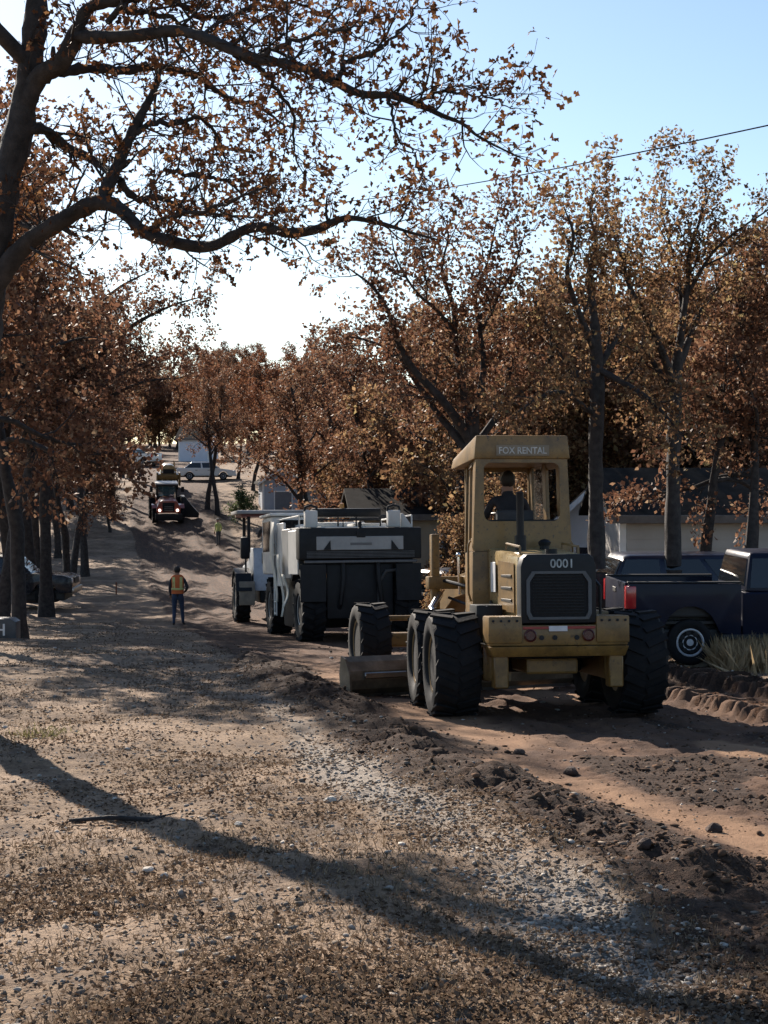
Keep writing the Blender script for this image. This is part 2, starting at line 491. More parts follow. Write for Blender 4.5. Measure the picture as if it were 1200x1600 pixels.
class Tree:
    def __init__(s, seed):
        s.rng = random.Random(seed); s.rs = np.random.RandomState(seed)
        s.lines = []; s.anchors = []; s.dirs = []
    def add(s, pts, rad): s.lines.append((np.array(pts, float), np.array(rad, float)))
    def wander(s, P, D, L, r0, r1, n, wig, up):
        g = s.rng.gauss
        pts = [tuple(P)]; d = list(D); p = list(P); rad = [r0]
        for i in range(n):
            d = [d[0] + g(0, wig), d[1] + g(0, wig), d[2] + g(0, wig) + up]
            k = 1 / math.sqrt(d[0]**2 + d[1]**2 + d[2]**2); d = [v * k for v in d]
            p = [p[j] + d[j] * L / n for j in range(3)]
            pts.append(tuple(p)); rad.append(r0 + (r1 - r0) * (i + 1) / n)
        s.add(pts, rad)
        return pts, rad, d
    def side(s, D, ang, az):
        D = Vector(D).normalized(); ref = Vector((0, 0, 1)) if abs(D.z) < .9 else Vector((1, 0, 0))
        u = D.cross(ref).normalized(); w = D.cross(u)
        return D * math.cos(ang) + (u * math.cos(az) + w * math.sin(az)) * math.sin(ang)
    def leafy(s, pts, t0=.3, k=3):
        n = len(pts) - 1
        for i in range(k):
            t = t0 + (1 - t0) * (i + s.rng.random() * .6) / k if i < k - 1 else 1.0
            f = t * n; a = min(int(f), n - 1); f -= a
            q = [pts[a][j] + (pts[a + 1][j] - pts[a][j]) * f for j in range(3)]
            s.anchors.append(q); s.dirs.append([pts[a + 1][j] - pts[a][j] for j in range(3)])
    def sprout(s, pts, rad, lvl, spacing, length, last, t0=.2, flat=.0, bare=0.0):
        """side branches along a line, lvl counting down to twigs at 0"""
        P = np.array(pts); seg = np.linalg.norm(np.diff(P, axis=0), axis=1); tot = seg.sum(); cum = np.concatenate([[0], np.cumsum(seg)])
        n = max(2, int(tot * (1 - t0) / spacing)); az = s.rng.random() * 6.28
        for i in range(n + 1):
            t = t0 + (1 - t0) * (i + s.rng.uniform(-.3, .3)) / n; t = min(max(t, 0), 1); q = t * tot
            a = min(int(np.searchsorted(cum, q, 'right')) - 1, len(seg) - 1); f = (q - cum[a]) / max(seg[a], 1e-6)
            p = P[a] + (P[a + 1] - P[a]) * f; r = rad[a] + (rad[a + 1] - rad[a]) * f
            az += 2.4 + s.rng.uniform(-.5, .5)
            d = s.side(P[a + 1] - P[a], s.rng.uniform(.6, 1.15) * (1 if i < n else .35), az); d.z = d.z * (1 - flat) + .1
            L = length * s.rng.uniform(.55, 1.25) * (1.1 - .55 * t)
            cr = min(r * .72, .004 + L * .016)
            ns = 4 if lvl > 0 else 3
            c_pts, c_rad, dd = s.wander(p, d.normalized(), L, cr, max(.0025, cr * .3), ns, .22, .05)
            if lvl > 0: s.sprout(c_pts, c_rad, lvl - 1, spacing * .62, length * .5, last, .15, flat, bare)
            elif s.rng.random() > bare: s.leafy(c_pts, .25, last)
    def bark_mesh(s, name, parent, origin, mat=None):
        Vs = []; Fs = []; base = 0
        o = np.array(origin, float)
        for P, rad in s.lines:
            n = len(P); big = rad[0]
            k = 12 if big > .12 else 8 if big > .05 else 5 if big > .015 else 3
            d = np.gradient(P, axis=0); d /= np.linalg.norm(d, axis=1)[:, None] + 1e-9
            ref = np.tile([[.31, .17, .93]], (n, 1)); u = np.cross(d, ref); u /= np.linalg.norm(u, axis=1)[:, None] + 1e-9
            w = np.cross(d, u); a = np.arange(k) * 2 * math.pi / k
            rr = rad[:, None] * (1 + (.10 * np.sin(3 * a + 5 * rad[0])[None] if big > .05 else 0) + (s.rs.normal(size=(n, 1)) * .07 + s.rs.normal(size=(n, k)) * .05 if big > .012 else 0))
            ring = P[:, None, :] + rr[:, :, None] * (np.cos(a)[None, :, None] * u[:, None, :] + np.sin(a)[None, :, None] * w[:, None, :])
            Vs.append(ring.reshape(-1, 3)); i = np.arange(n - 1)[:, None] * k; j = np.arange(k)[None]; j2 = (j + 1) % k
            Fs.append(np.stack([i + j, i + j2, i + k + j2, i + k + j], -1).reshape(-1, 4) + base); base += n * k
        return np_mesh(name, np.concatenate(Vs) - o, np.concatenate(Fs), mat or M_BARK, parent, smooth=True)
    def crown_mesh(s, name, parent, origin, mat, per, size, lobed=False, spread=.12, keep=1.0, thin=None):
        A = np.array(s.anchors); D = np.array(s.dirs)
        if thin:
            k = s.rs.rand(len(A)) < 1 - (1 - thin[2]) * sstep(thin[0], thin[1], A[:, 2]); A = A[k]; D = D[k]
        if keep < 1:
            k = s.rs.rand(len(A)) < keep; A = A[k]; D = D[k]
        D /= np.linalg.norm(D, axis=1)[:, None] + 1e-9
        pos = np.repeat(A, per, 0) + s.rs.normal(size=(len(A) * per, 3)) * spread; D = np.repeat(D, per, 0)
        sz = size * s.rs.uniform(.45, 1.45, len(pos))
        V, F = scatter_shapes(s.rs, pos, sz, LEAF_LOBED_V if lobed else LEAF_QUAD_V, LEAF_LOBED_T if lobed else LEAF_QUAD_F, D * .7 + np.array([[0, 0, -.45]]))
        return np_mesh(name, V - np.array(origin, float), F, mat, parent)

def smooth_line(pts, n=4):
    """Catmull-Rom through pts (rows of x, y, z, r)"""
    P = np.array(pts, float); Q = np.vstack([2 * P[0] - P[1], P, 2 * P[-1] - P[-2]]); out = []
    for i in range(1, len(Q) - 2):
        for t in np.arange(n) / n:
            a, b, c, d = Q[i - 1], Q[i], Q[i + 1], Q[i + 2]
            out.append(.5 * (2 * b + (c - a) * t + (2 * a - 5 * b + 4 * c - d) * t * t + (3 * b - 3 * c + d - a) * t ** 3))
    out.append(P[-1]); return np.array(out)

def limb(T, spec, knots=4, jit=.0, squash=1.0, thick=1.0):
    """spec rows: column and row in the photograph, distance, radius"""
    P = [(at(px, d), d, zat(740 - (740 - py) * squash, d), r * thick) for px, py, d, r in spec]
    L = smooth_line(P, knots); L[:, 3] = np.maximum(L[:, 3], .004)
    if jit: L[1:-1, :3] += T.rs.normal(size=(len(L) - 2, 3)) * jit
    T.add(L[:, :3], L[:, 3]); return L[:, :3], L[:, 3]

def finish_tree(T, name, label, origin, leaf, per, size, group=None, **kw):
    t = thing(name, label, 'tree', group); t.location = origin
    T.bark_mesh('trunk', t, origin)
    T.crown_mesh('crown', t, origin, leaf, per, size, **kw)
    return t

# --- the near oak whose limbs reach over the top of the picture
def near_oak():
    T = Tree(11)
    bx_, by_ = -4.25, 15.2
    bz = H(bx_, by_)
    tr = [(bx_ - .02, by_, bz - .3, .34), (bx_, by_, bz + .12, .25), (at(-52, 15.2), 15.2, zat(1000, 15.2), .205), (at(-38, 15.2), 15.2, zat(800, 15.2), .195),
          (at(-34, 15.1), 15.1, zat(620, 15.1), .175), (at(-19, 15.1), 15.1, zat(470, 15.1), .16), (at(4, 15), 15, zat(320, 15), .145), (at(33, 15), 15, zat(200, 15), .13),
          (at(52, 15), 15, zat(90, 15), .115), (at(62, 15), 15, zat(-40, 15), .095), (at(50, 15.2), 15.2, zat(-190, 15.2), .07), (at(70, 15.1), 15.1, zat(-330, 15.1), .04)]
    L = smooth_line(tr, 7); T.add(L[:, :3], L[:, 3]); trunk = (L[:, :3], L[:, 3])
    S = []
    S.append(limb(T, knots=6, spec=[(-12, 455, 15.05, .12), (36, 388, 14.9, .09), (98, 345, 14.7, .085), (150, 319, 14.6, .078), (186, 327, 14.5, .066), (226, 364, 14.35, .058), (276, 381, 14.2, .055), (330, 386, 14.1, .05),
        (394, 357, 14.0, .047), (450, 365, 13.9, .045), (490, 361, 13.8, .04), (540, 343, 13.75, .03), (590, 350, 13.7, .02), (645, 366, 13.6, .013), (690, 378, 13.5, .007)]))
    S.append(limb(T, knots=6, spec=[(160, 318, 14.6, .07), (178, 276, 14.7, .062), (194, 242, 14.8, .055), (214, 200, 14.9, .05), (232, 166, 15.0, .04), (246, 138, 15.1, .028), (256, 100, 15.2, .015)]))
    S.append(limb(T, knots=6, spec=[(42, 205, 15.0, .07), (74, 207, 15.15, .052), (108, 234, 15.3, .05), (150, 254, 15.2, .045), (178, 276, 14.75, .04)]))
    S.append(limb(T, knots=6, spec=[(38, 175, 15.0, .11), (66, 124, 14.9, .095), (100, 100, 14.7, .088), (124, 58, 14.6, .078), (142, 18, 14.5, .062), (186, 5, 14.4, .056), (232, -4, 14.3, .05), (300, -28, 14.2, .035), (380, -50, 14.1, .02), (470, -60, 14, .01)]))
    S.append(limb(T, knots=6, spec=[(124, 62, 14.6, .07), (166, 63, 14.4, .058), (232, 58, 14.1, .055), (278, 53, 13.9, .053), (318, 63, 13.7, .05), (354, 78, 13.6, .05), (400, 95, 13.5, .047), (450, 105, 13.4, .042), (500, 120, 13.3, .038),
        (558, 149, 13.2, .034), (610, 153, 13.1, .03), (650, 166, 13.0, .025), (690, 184, 12.95, .019), (722, 197, 12.9, .015), (746, 216, 12.85, .012), (788, 238, 12.8, .008), (818, 252, 12.8, .005)]))
    S.append(limb(T, knots=6, spec=[(650, 166, 13.0, .018), (680, 152, 12.8, .014), (730, 150, 12.7, .010), (772, 160, 12.6, .007), (800, 170, 12.5, .004)], jit=.012))
    S.append(limb(T, knots=6, spec=[(528, 130, 13.2, .028), (545, 101, 13.3, .024), (585, 90, 13.4, .019), (610, 68, 13.5, .014), (640, 34, 13.6, .010), (655, 2, 13.7, .005)], jit=.012))
    S.append(limb(T, knots=6, spec=[(606, 153, 13.1, .016), (613, 186, 13.0, .013), (626, 224, 12.9, .011), (646, 240, 12.9, .009), (656, 270, 12.8, .007), (676, 290, 12.8, .004)], jit=.01))
    S.append(limb(T, knots=6, spec=[(96, 116, 14.8, .06), (143, 113, 15.1, .048), (200, 115, 15.4, .043), (234, 108, 15.6, .04), (278, 115, 15.8, .036), (310, 123, 15.9, .034), (334, 143, 16, .03), (368, 160, 16.1, .026), (402, 168, 16.2, .02), (440, 196, 16.3, .013), (480, 205, 16.4, .007)], jit=.01))
    S.append(limb(T, knots=6, spec=[(368, 90, 13.6, .03), (400, 106, 13.9, .026), (422, 128, 14.1, .022), (441, 154, 14.3, .02), (459, 182, 14.5, .016), (459, 222, 14.7, .012), (463, 250, 14.8, .009), (475, 275, 14.9, .005)], jit=.008))
    S.append(limb(T, knots=6, spec=[(206, 214, 14.85, .035), (240, 196, 14.9, .03), (276, 197, 15.1, .026), (312, 188, 15.3, .021), (340, 214, 15.4, .016), (352, 246, 15.4, .011), (380, 262, 15.4, .006)], jit=.008))
    S.append(limb(T, knots=6, spec=[(190, 284, 14.7, .042), (213, 312, 14.9, .035), (250, 311, 15.2, .03), (290, 330, 15.4, .025), (332, 336, 15.6, .02), (392, 341, 15.8, .012), (450, 330, 16, .006)], jit=.008))
    S.append(limb(T, knots=6, spec=[(258, 268, 15.0, .024), (300, 275, 15.2, .022), (350, 285, 15.4, .017), (382, 306, 15.5, .012), (420, 322, 15.6, .006)], jit=.01))
    S.append(limb(T, knots=6, spec=[(232, -2, 14.3, .04), (268, 2, 14.6, .034), (300, 22, 14.9, .03), (322, 34, 15.0, .028), (362, 28, 15.2, .025), (420, 8, 15.4, .019), (480, 18, 15.5, .013), (540, 42, 15.6, .007)], jit=.012))
    S.append(limb(T, knots=6, spec=[(172, 40, 14.4, .03), (196, 14, 14.2, .03), (208, 24, 14.3, .028), (262, 30, 14.6, .024), (310, 62, 14.8, .017), (360, 40, 15, .010), (410, 60, 15.2, .006)], jit=.012))
    S.append(limb(T, knots=6, spec=[(400, 95, 13.5, .026), (436, 80, 13.3, .021), (480, 62, 13.1, .017), (540, 50, 12.9, .011), (600, 30, 12.8, .006)], jit=.016))
    S.append(limb(T, knots=6, spec=[(100, 340, 14.7, .03), (70, 360, 15.2, .03), (40, 352, 15.6, .024), (14, 330, 15.8, .016), (-20, 300, 16, .008)], jit=.01))
    S.append(limb(T, knots=6, spec=[(226, 364, 14.35, .022), (270, 340, 14.0, .02), (330, 330, 13.7, .016), (400, 300, 13.5, .010), (450, 290, 13.4, .005)], jit=.014))
    for l in S[:5]:
        for q in range(4):
            i = T.rng.randint(6, len(l[0]) - 8); d_ = T.side(l[0][i + 1] - l[0][i], T.rng.uniform(.7, 1.2), T.rng.uniform(0, 6.28)); T.wander(l[0][i], d_, T.rng.uniform(.12, .3), l[1][i] * .5, l[1][i] * .22, 3, .2, 0)
    for l in S: T.sprout(l[0], l[1], 1, .12, .64, 1, .12, .1, .1)
    T.sprout(*trunk, 1, .55, .7, 2, .45)
    # limbs that leave the picture on the left and at the top, and those at the back
    for k in range(4):
        i = T.rng.randint(int(len(trunk[0]) * .7), len(trunk[0]) - 1); az = T.rng.uniform(.55, 1.6) * math.pi if k % 2 else T.rng.uniform(0, 6.28)
        el = T.rng.uniform(.15, .7)
        if zat(0, 15) > trunk[0][i][2]: el *= .6; az = T.rng.uniform(.6, 1.25) * math.pi
        d = (math.cos(az) * math.cos(el), math.sin(az) * math.cos(el), math.sin(el))
        r = min(trunk[1][i] * .7, .08)
        p, rr, _ = T.wander(trunk[0][i], d, T.rng.uniform(2.4, 4.4), r, .012, 9, .16, .03)
        T.sprout(p, rr, 1, .26, .8, 2, .3, .1)
    finish_tree(T, 'oak_tree', 'nearest oak at the left edge, dark crooked limbs reaching over the top', (bx_, by_, bz), M_LEAF_NEAR, 5, .072, lobed=True, spread=.045)
near_oak()

def auto_oak(seed, height=9.5, r=.16, lean=(0, 0), first=.32, limbs=8, limb_len=3.2, dens=.5, tw=.95, bare=.0, stems=1, two=2):
    """an oak grown from the ground at the origin"""
    T = Tree(seed)
    for s_ in range(stems):
        d = Vector((lean[0] + (T.rng.uniform(-.3, .3) if stems > 1 else 0), lean[1] + (T.rng.uniform(-.3, .3) if stems > 1 else 0), 1)).normalized()
        p, rr, dd = T.wander((s_ * .25, 0, -.2), d, height * .8, r, r * .25, 14, .07, .04)
        rr[0] *= 1.35
        T.lines[-1] = (np.array(p), np.array(rr))
        az = T.rng.random() * 6.28
        for k in range(limbs):
            t = first + (1 - first) * (k + .5 * T.rng.random()) / limbs; i = min(int(t * 14), 13)
            az += 2.4 + T.rng.uniform(-.4, .4); el = T.rng.uniform(.15, .75) + .35 * t
            L = limb_len * T.rng.uniform(.75, 1.2) * (1.15 - .55 * t)
            q = (math.cos(az) * math.cos(el), math.sin(az) * math.cos(el), math.sin(el))
            pp, r2, _ = T.wander(p[i], q, L, rr[i] * .62, .012, 8, .17, .03)
            T.sprout(pp, r2, 2, dens, tw, 2, .15, 0, bare)
        T.sprout(p[6:], rr[6:], 2, dens, tw, 2, .2, 0, bare)
    return T
# --- the three tall half-bare oaks on the right, limbs following the photograph
def right_oaks():
    d0 = 29.5
    T = Tree(21); x0 = at(742, d0); z0 = H(x0, d0); S = []
    T.add([(x0, d0, z0 - .2), (x0, d0, z0 + .5), (at(741, d0), d0, zat(800, d0)), (at(738, d0), d0, zat(700, d0)), (at(736, d0), d0, zat(650, d0))], [.26, .2, .17, .16, .13])
    S.append(limb(T, squash=.9, thick=.85, spec=[(738, 690, d0, .13), (700, 625, 29.2, .095), (650, 565, 28.9, .085), (625, 520, 28.7, .06), (605, 455, 28.5, .045), (580, 415, 28.3, .03), (545, 385, 28.1, .015)]))
    S.append(limb(T, squash=.9, thick=.85, spec=[(732, 700, d0, .11), (690, 645, 29.8, .075), (655, 590, 30.1, .06), (620, 535, 30.4, .045), (575, 510, 30.7, .03), (530, 500, 31, .014)]))
    S.append(limb(T, squash=.9, thick=.85, spec=[(736, 660, d0, .10), (722, 590, 29.5, .085), (712, 520, 29.5, .07), (708, 450, 29.4, .055), (690, 390, 29.3, .04), (700, 330, 29.3, .02), (690, 290, 29.2, .01)]))
    S.append(limb(T, squash=.9, thick=.85, spec=[(712, 500, 29.5, .055), (685, 460, 29.2, .045), (650, 425, 28.9, .03), (620, 370, 28.7, .02), (610, 320, 28.6, .01)]))
    S.append(limb(T, squash=.9, thick=.85, spec=[(740, 650, d0, .09), (755, 560, 29.7, .07), (750, 500, 29.9, .06), (742, 430, 30.1, .05), (760, 380, 30.2, .035), (770, 330, 30.3, .02), (778, 285, 30.4, .01)]))
    S.append(limb(T, squash=.9, thick=.85, spec=[(750, 500, 29.9, .045), (775, 440, 30, .035), (800, 390, 30.1, .025), (815, 340, 30.1, .015), (825, 300, 30.1, .008)]))
    S.append(limb(T, squash=.9, thick=.85, spec=[(744, 690, d0, .09), (785, 620, 30.2, .065), (800, 540, 30.8, .05), (830, 480, 31.2, .035), (845, 420, 31.5, .02)]))
    for l in S: T.sprout(l[0], l[1], 2, .28, 1.05, 2, .12, 0, .1)
    finish_tree(T, 'oak_tree', 'spreading oak with fanned thin stems behind the yellow grader cab', (x0, d0, z0), M_LEAF_RUST, 6, .09, spread=.085, thin=(4, 7, .8))

    d0 = 28.0
    T = Tree(22); x0 = at(932, d0); z0 = H(x0, d0); S = []
    S.append(limb(T, squash=.9, thick=.85, spec=[(932, 905, d0, .2), (931, 800, d0, .155), (930, 690, d0, .15), (932, 600, d0, .145), (930, 520, d0, .12), (925, 450, d0, .08), (918, 400, d0, .055), (930, 340, d0, .04), (920, 290, d0, .025), (928, 240, d0, .01)]))
    T.add([(x0, d0, z0 - .2), (x0, d0, z0 + .25), (x0, d0, zat(895, d0))], [.27, .2, .19])
    S.append(limb(T, squash=.9, thick=.85, spec=[(930, 530, d0, .09), (900, 450, 27.7, .06), (885, 390, 27.4, .045), (895, 330, 27.2, .03), (880, 280, 27, .012)]))
    S.append(limb(T, squash=.9, thick=.85, spec=[(932, 560, d0, .08), (965, 500, 28.5, .055), (985, 440, 28.9, .04), (975, 380, 29.2, .025), (990, 330, 29.4, .01)]))
    S.append(limb(T, squash=.9, thick=.85, spec=[(930, 600, d0, .08), (880, 540, 28.8, .055), (850, 480, 29.4, .04), (830, 430, 29.8, .02)]))
    S.append(limb(T, squash=.9, thick=.85, spec=[(934, 560, d0, .08), (1000, 600, 27.4, .055), (1040, 640, 27.0, .03), (1070, 680, 26.8, .012)]))
    S.append(limb(T, squash=.9, thick=.85, spec=[(930, 640, d0, .06), (880, 600, 27.3, .045), (840, 610, 26.9, .03), (800, 640, 26.6, .012)]))
    for l in S[1:]: T.sprout(l[0], l[1], 2, .28, 1.05, 2, .12, 0, .1)
    T.sprout(S[0][0][20:], S[0][1][20:], 2, .28, 1.05, 2, .1, 0, .1)
    finish_tree(T, 'oak_tree', 'straight dark-trunked oak between the grader and the pickup bed', (x0, d0, z0), M_LEAF_TAN, 6, .09, spread=.085, thin=(4, 7, .8))

    d0 = 30.0
    T = Tree(23); x0 = at(1052, d0); z0 = H(x0, d0); S = []
    S.append(limb(T, squash=.9, thick=.85, spec=[(1052, 900, d0, .2), (1051, 800, d0, .165), (1052, 700, d0, .16), (1054, 620, d0, .155), (1056, 560, d0, .13), (1064, 490, d0, .085), (1072, 420, d0, .06), (1075, 360, d0, .045), (1092, 300, d0, .03), (1100, 250, d0, .018), (1095, 218, d0, .008)]))
    T.add([(x0, d0, z0 - .2), (x0, d0, z0 + .25), (x0, d0, zat(890, d0))], [.28, .21, .2])
    S.append(limb(T, squash=.9, thick=.85, spec=[(1054, 590, d0, .11), (1030, 520, 29.7, .085), (1000, 455, 29.4, .07), (980, 410, 29.2, .05), (965, 350, 29, .03), (950, 300, 28.8, .012)]))
    S.append(limb(T, squash=.9, thick=.85, spec=[(1052, 610, d0, .09), (1015, 540, 30.3, .06), (985, 500, 30.6, .045), (955, 495, 30.8, .03), (920, 480, 31, .012)]))
    S.append(limb(T, squash=.9, thick=.85, spec=[(1066, 480, d0, .055), (1058, 400, 30.3, .04), (1042, 330, 30.5, .03), (1030, 280, 30.7, .02), (1040, 220, 30.8, .008)]))
    S.append(limb(T, squash=.9, thick=.85, spec=[(1072, 430, d0, .055), (1110, 360, 29.7, .04), (1150, 320, 29.4, .03), (1190, 290, 29.2, .02), (1225, 260, 29, .008)]))
    S.append(limb(T, squash=.9, thick=.85, spec=[(1058, 560, d0, .09), (1085, 480, 30.4, .065), (1110, 430, 30.7, .045), (1150, 400, 31, .03), (1200, 370, 31.3, .012)]))
    S.append(limb(T, squash=.9, thick=.85, spec=[(1050, 650, d0, .07), (1010, 590, 30.8, .05), (985, 560, 31.2, .03), (950, 540, 31.5, .012)]))
    for l in S[1:]: T.sprout(l[0], l[1], 2, .28, 1.05, 2, .12, 0, .12)
    T.sprout(S[0][0][22:], S[0][1][22:], 2, .28, 1.05, 2, .1, 0, .12)
    finish_tree(T, 'oak_tree', 'tall forked oak rising behind the pickup, thin bare top against sky', (x0, d0, z0), M_LEAF_TAN, 6, .09, spread=.085, thin=(4, 7, .8))
def left_oak():
    d0 = 53.0
    T = Tree(24); x0 = at(71, d0); z0 = H(x0, d0); S = []
    tr = limb(T, [(71, 940, d0, .24), (70, 850, d0, .2), (70, 760, d0, .19), (72, 680, d0, .18), (76, 600, d0, .15), (84, 520, d0, .11), (90, 450, d0, .07), (96, 395, d0, .03)])
    T.add([(x0, d0, z0 - .2), (x0, d0, z0 + .3), (x0, d0, zat(925, d0))], [.34, .26, .23])
    for sp in ([(72, 660, 53, .12), (130, 580, 52.5, .1), (200, 515, 52, .075), (265, 480, 51.5, .045), (315, 465, 51, .015)], [(75, 620, 53, .11), (115, 530, 53.5, .08), (175, 460, 54, .055), (235, 425, 54.5, .02)],
               [(71, 690, 53, .1), (140, 640, 51.5, .075), (215, 600, 50.5, .05), (285, 590, 50, .018)], [(84, 520, 53, .08), (60, 450, 52, .05), (30, 400, 51.5, .02)], [(74, 610, 53, .1), (20, 540, 52, .07), (-40, 490, 51, .03)],
               [(72, 670, 53, .08), (10, 620, 54.5, .06), (-60, 590, 55, .02)], [(80, 560, 53, .07), (140, 500, 55.5, .05), (190, 470, 57, .02)], [(73, 640, 53, .08), (90, 570, 50, .06), (130, 530, 48, .02)], [(74, 650, 53, .08), (160, 600, 55, .06), (245, 560, 56.5, .04), (310, 545, 57, .012)]):
        S.append(limb(T, sp))
    for l in S: T.sprout(l[0], l[1], 2, .42, 1.45, 2, .15, 0, .08)
    T.sprout(tr[0][16:], tr[1][16:], 2, .42, 1.35, 2, .1, 0, .08)
    finish_tree(T, 'oak_tree', 'broad oak in front of the left pickup, long limbs reaching over the road', (x0, d0, z0), M_LEAF_RUST, 8, .12, spread=.11)
left_oak()
right_oaks()

# --- grown oaks: a few kinds, then copies
KINDS = {}
def kind(key, leaf, per, size, spread=.16, **kw):
    T = auto_oak(**kw)
    t = bpy.data.objects.new('oak_tree', None)
    tk = T.bark_mesh('trunk', None, (0, 0, 0)); cr = T.crown_mesh('crown', None, (0, 0, 0), leaf, per, size, spread=spread)
    COL.objects.unlink(tk); COL.objects.unlink(cr)
    KINDS[key] = (tk.data, cr.data)
kind('a', M_LEAF_RUST, 15, .12, spread=.1, seed=31, height=10, r=.19, limbs=9, limb_len=3.4, dens=.5, tw=1.25)
kind('b', M_LEAF_TAN, 14, .12, spread=.1, seed=32, height=9, r=.16, limbs=9, limb_len=3.2, dens=.5, tw=1.25, lean=(.06, -.03))
kind('c', M_LEAF_RED, 14, .12, spread=.1, seed=33, height=9.5, r=.18, limbs=9, limb_len=3.6, dens=.5, tw=1.25, lean=(-.05, .04))
kind('d', M_LEAF_RUST, 15, .12, spread=.1, seed=34, height=8.5, r=.15, limbs=10, limb_len=3.0, dens=.46, tw=1.2, first=.24)
kind('e', M_LEAF_TAN, 15, .12, spread=.1, seed=35, height=7.5, r=.12, limbs=10, limb_len=2.8, dens=.46, tw=1.2, first=.18, stems=2)
kind('f', M_LEAF_NEAR, 14, .12, spread=.1, seed=36, height=9.5, r=.17, limbs=8, limb_len=3.5, dens=.5, tw=1.25, first=.38, lean=(.1, -.08))

kind('h', M_LEAF_RUST, 8, .12, spread=.1, seed=38, height=11, r=.17, limbs=8, limb_len=3.3, dens=.5, tw=1.25, first=.5, lean=(.05, 0))
kind('g', M_LEAF_RUST, 8, .12, spread=.1, seed=37, height=13, r=.2, limbs=8, limb_len=3.6, dens=.5, tw=1.25, first=.52)
_tr = random.Random(99)
def plant(key, x, y, label, group=None, sc=1.0, rot=None, name='oak_tree', sz=None):
    t = thing(name, label, 'tree', group)
    for nm, me in zip(('trunk', 'crown'), KINDS[key]): link(bpy.data.objects.new(nm, me), t)
    t.location = (x, y, H(x, y) - .03)
    t.rotation_euler = (0, 0, _tr.uniform(0, 6.28) if rot is None else R(rot))
    t.scale = (sc, sc, sz or sc * _tr.uniform(.94, 1.08))
    return t

# left row
plant('h', at(28, 38.5), 38.5, 'leaning oak beside the pale-marked utility box at the left edge', sc=1.2, rot=20)
plant('g', at(4, 48), 48, 'thick oak trunk cut by the left edge of the picture', sc=1.02, rot=200)
plant('h', at(104, 72), 72, 'slender oak just past the nose of the left pickup', sc=1.15, rot=10)
plant('h', at(113, 77), 77, 'second slender oak past the nose of the left pickup, slightly further', sc=1.1, rot=130)
plant('g', at(133, 80), 80, 'forked oak with one low limb leaning toward the road', sc=1.1, rot=300)
plant('d', at(172, 106), 106, 'dark low-crowned oak closest to the road far on the left', sc=.8, rot=40, sz=.75)
for i, (px, d, k, s) in enumerate([(-70, 34, 'h', 1.0), (-100, 44, 'g', .9), (50, 62, 'h', 1.2), (-30, 66, 'g', 1.1), (20, 84, 'g', 1.15), (70, 98, 'a', 1.25), (130, 104, 'g', 1.0), (-10, 104, 'a', 1.3), (40, 120, 'c', 1.3), (90, 128, 'a', 1.2), (150, 126, 'g', 1.0), (20, 140, 'b', 1.3), (-60, 90, 'c', 1.2), (80, 150, 'b', 1.3), (20, 56, 'h', 1.15), (90, 92, 'h', 1.1), (176, 112, 'g', 1.05), (60, 70, 'g', 1.05), (110, 118, 'a', 1.25), (190, 142, 'g', 1.15), (80, 112, 'd', 1.2), (-30, 50, 'g', .95)]):
    lab, gr = ('rust-leaved oak in the left row, nearer than the parked pickup', 'nearer oaks of the left row') if d < 58 else ('rust-leaved oak in the left row, behind the parked pickup', 'oaks of the left row behind the pickup') if d < 97 else ('rust-leaved oak far up the hill left of the road', 'oaks far up the left of the road')
    plant(k, at(px, d), d, lab, gr, s * 1.2)
# middle and right, beyond the road
plant('g', at(470, 62), 62, 'oak whose dark trunk rises behind the white reclaimer deck', sc=.92, rot=100)
plant('g', at(545, 70), 70, 'taller oak right of the one behind the reclaimer deck', sc=1.05, rot=60)
plant('h', at(600, 54), 54, 'dark-trunked oak behind the right end of the reclaimer deck', sc=1.05, rot=260)
plant('e', at(728, 40), 40, 'low bushy oak behind the grader cab', sc=.62, rot=30)
plant('g', at(324, 118), 118, 'thick oak trunk standing right of the far white sedan', sc=1.0, rot=160)
plant('g', at(340, 115), 115, 'oak with a sunlit streak on its trunk, past the far white sedan', sc=.92, rot=330)
plant('h', at(1088, 33), 33, 'thin-trunked oak close by the wall right of the tall forked oak', sc=.85, rot=70)
plant('h', at(1182, 32), 32, 'slim oak by the house wall at the right edge', sc=.9, rot=210)
for i, (px, d, k, s) in enumerate([(640, 62, 'd', 1.05), (720, 46, 'b', 1.05), (790, 52, 'd', 1.2), (850, 58, 'e', 1.25), (905, 56, 'd', 1.25), (1000, 54, 'b', 1.2), (1080, 52, 'e', 1.3), (1130, 49, 'a', 1.15), (1190, 48, 'd', 1.2), (1240, 50, 'a', 1.2), (1150, 60, 'c', 1.25), (960, 66, 'a', 1.2), (860, 72, 'b', 1.3), (760, 74, 'c', 1.25), (690, 84, 'a', 1.25),
        (600, 86, 'd', 1.2), (520, 96, 'c', 1.15), (505, 100, 'a', 1.15), (570, 112, 'b', 1.3), (660, 108, 'f', 1.4), (480, 118, 'd', 1.15), (372, 140, 'd', .95), (395, 128, 'c', .9), (415, 132, 'c', 1.15), (780, 100, 'a', 1.4), (900, 92, 'c', 1.4), (1050, 80, 'd', 1.5), (1180, 80, 'b', 1.5), (540, 66, 'e', 1.0), (810, 50, 'e', 1.0), (980, 56, 'e', 1.1)]):
    lab, gr = next((l, g_) for lim, l, g_ in ((700, 'rust-brown oak in the stand above the white reclaimer', 'oaks above the reclaimer'), (905, 'tan-leaved oak in the thick stand behind the grader cab', 'oaks behind the grader cab'), (9999, 'brown-leaved oak in the thick stand beyond the long low house', 'oaks beyond the long low house')) if px < lim)
    plant(k, at(px, d), d, lab, gr, s * 1.15)
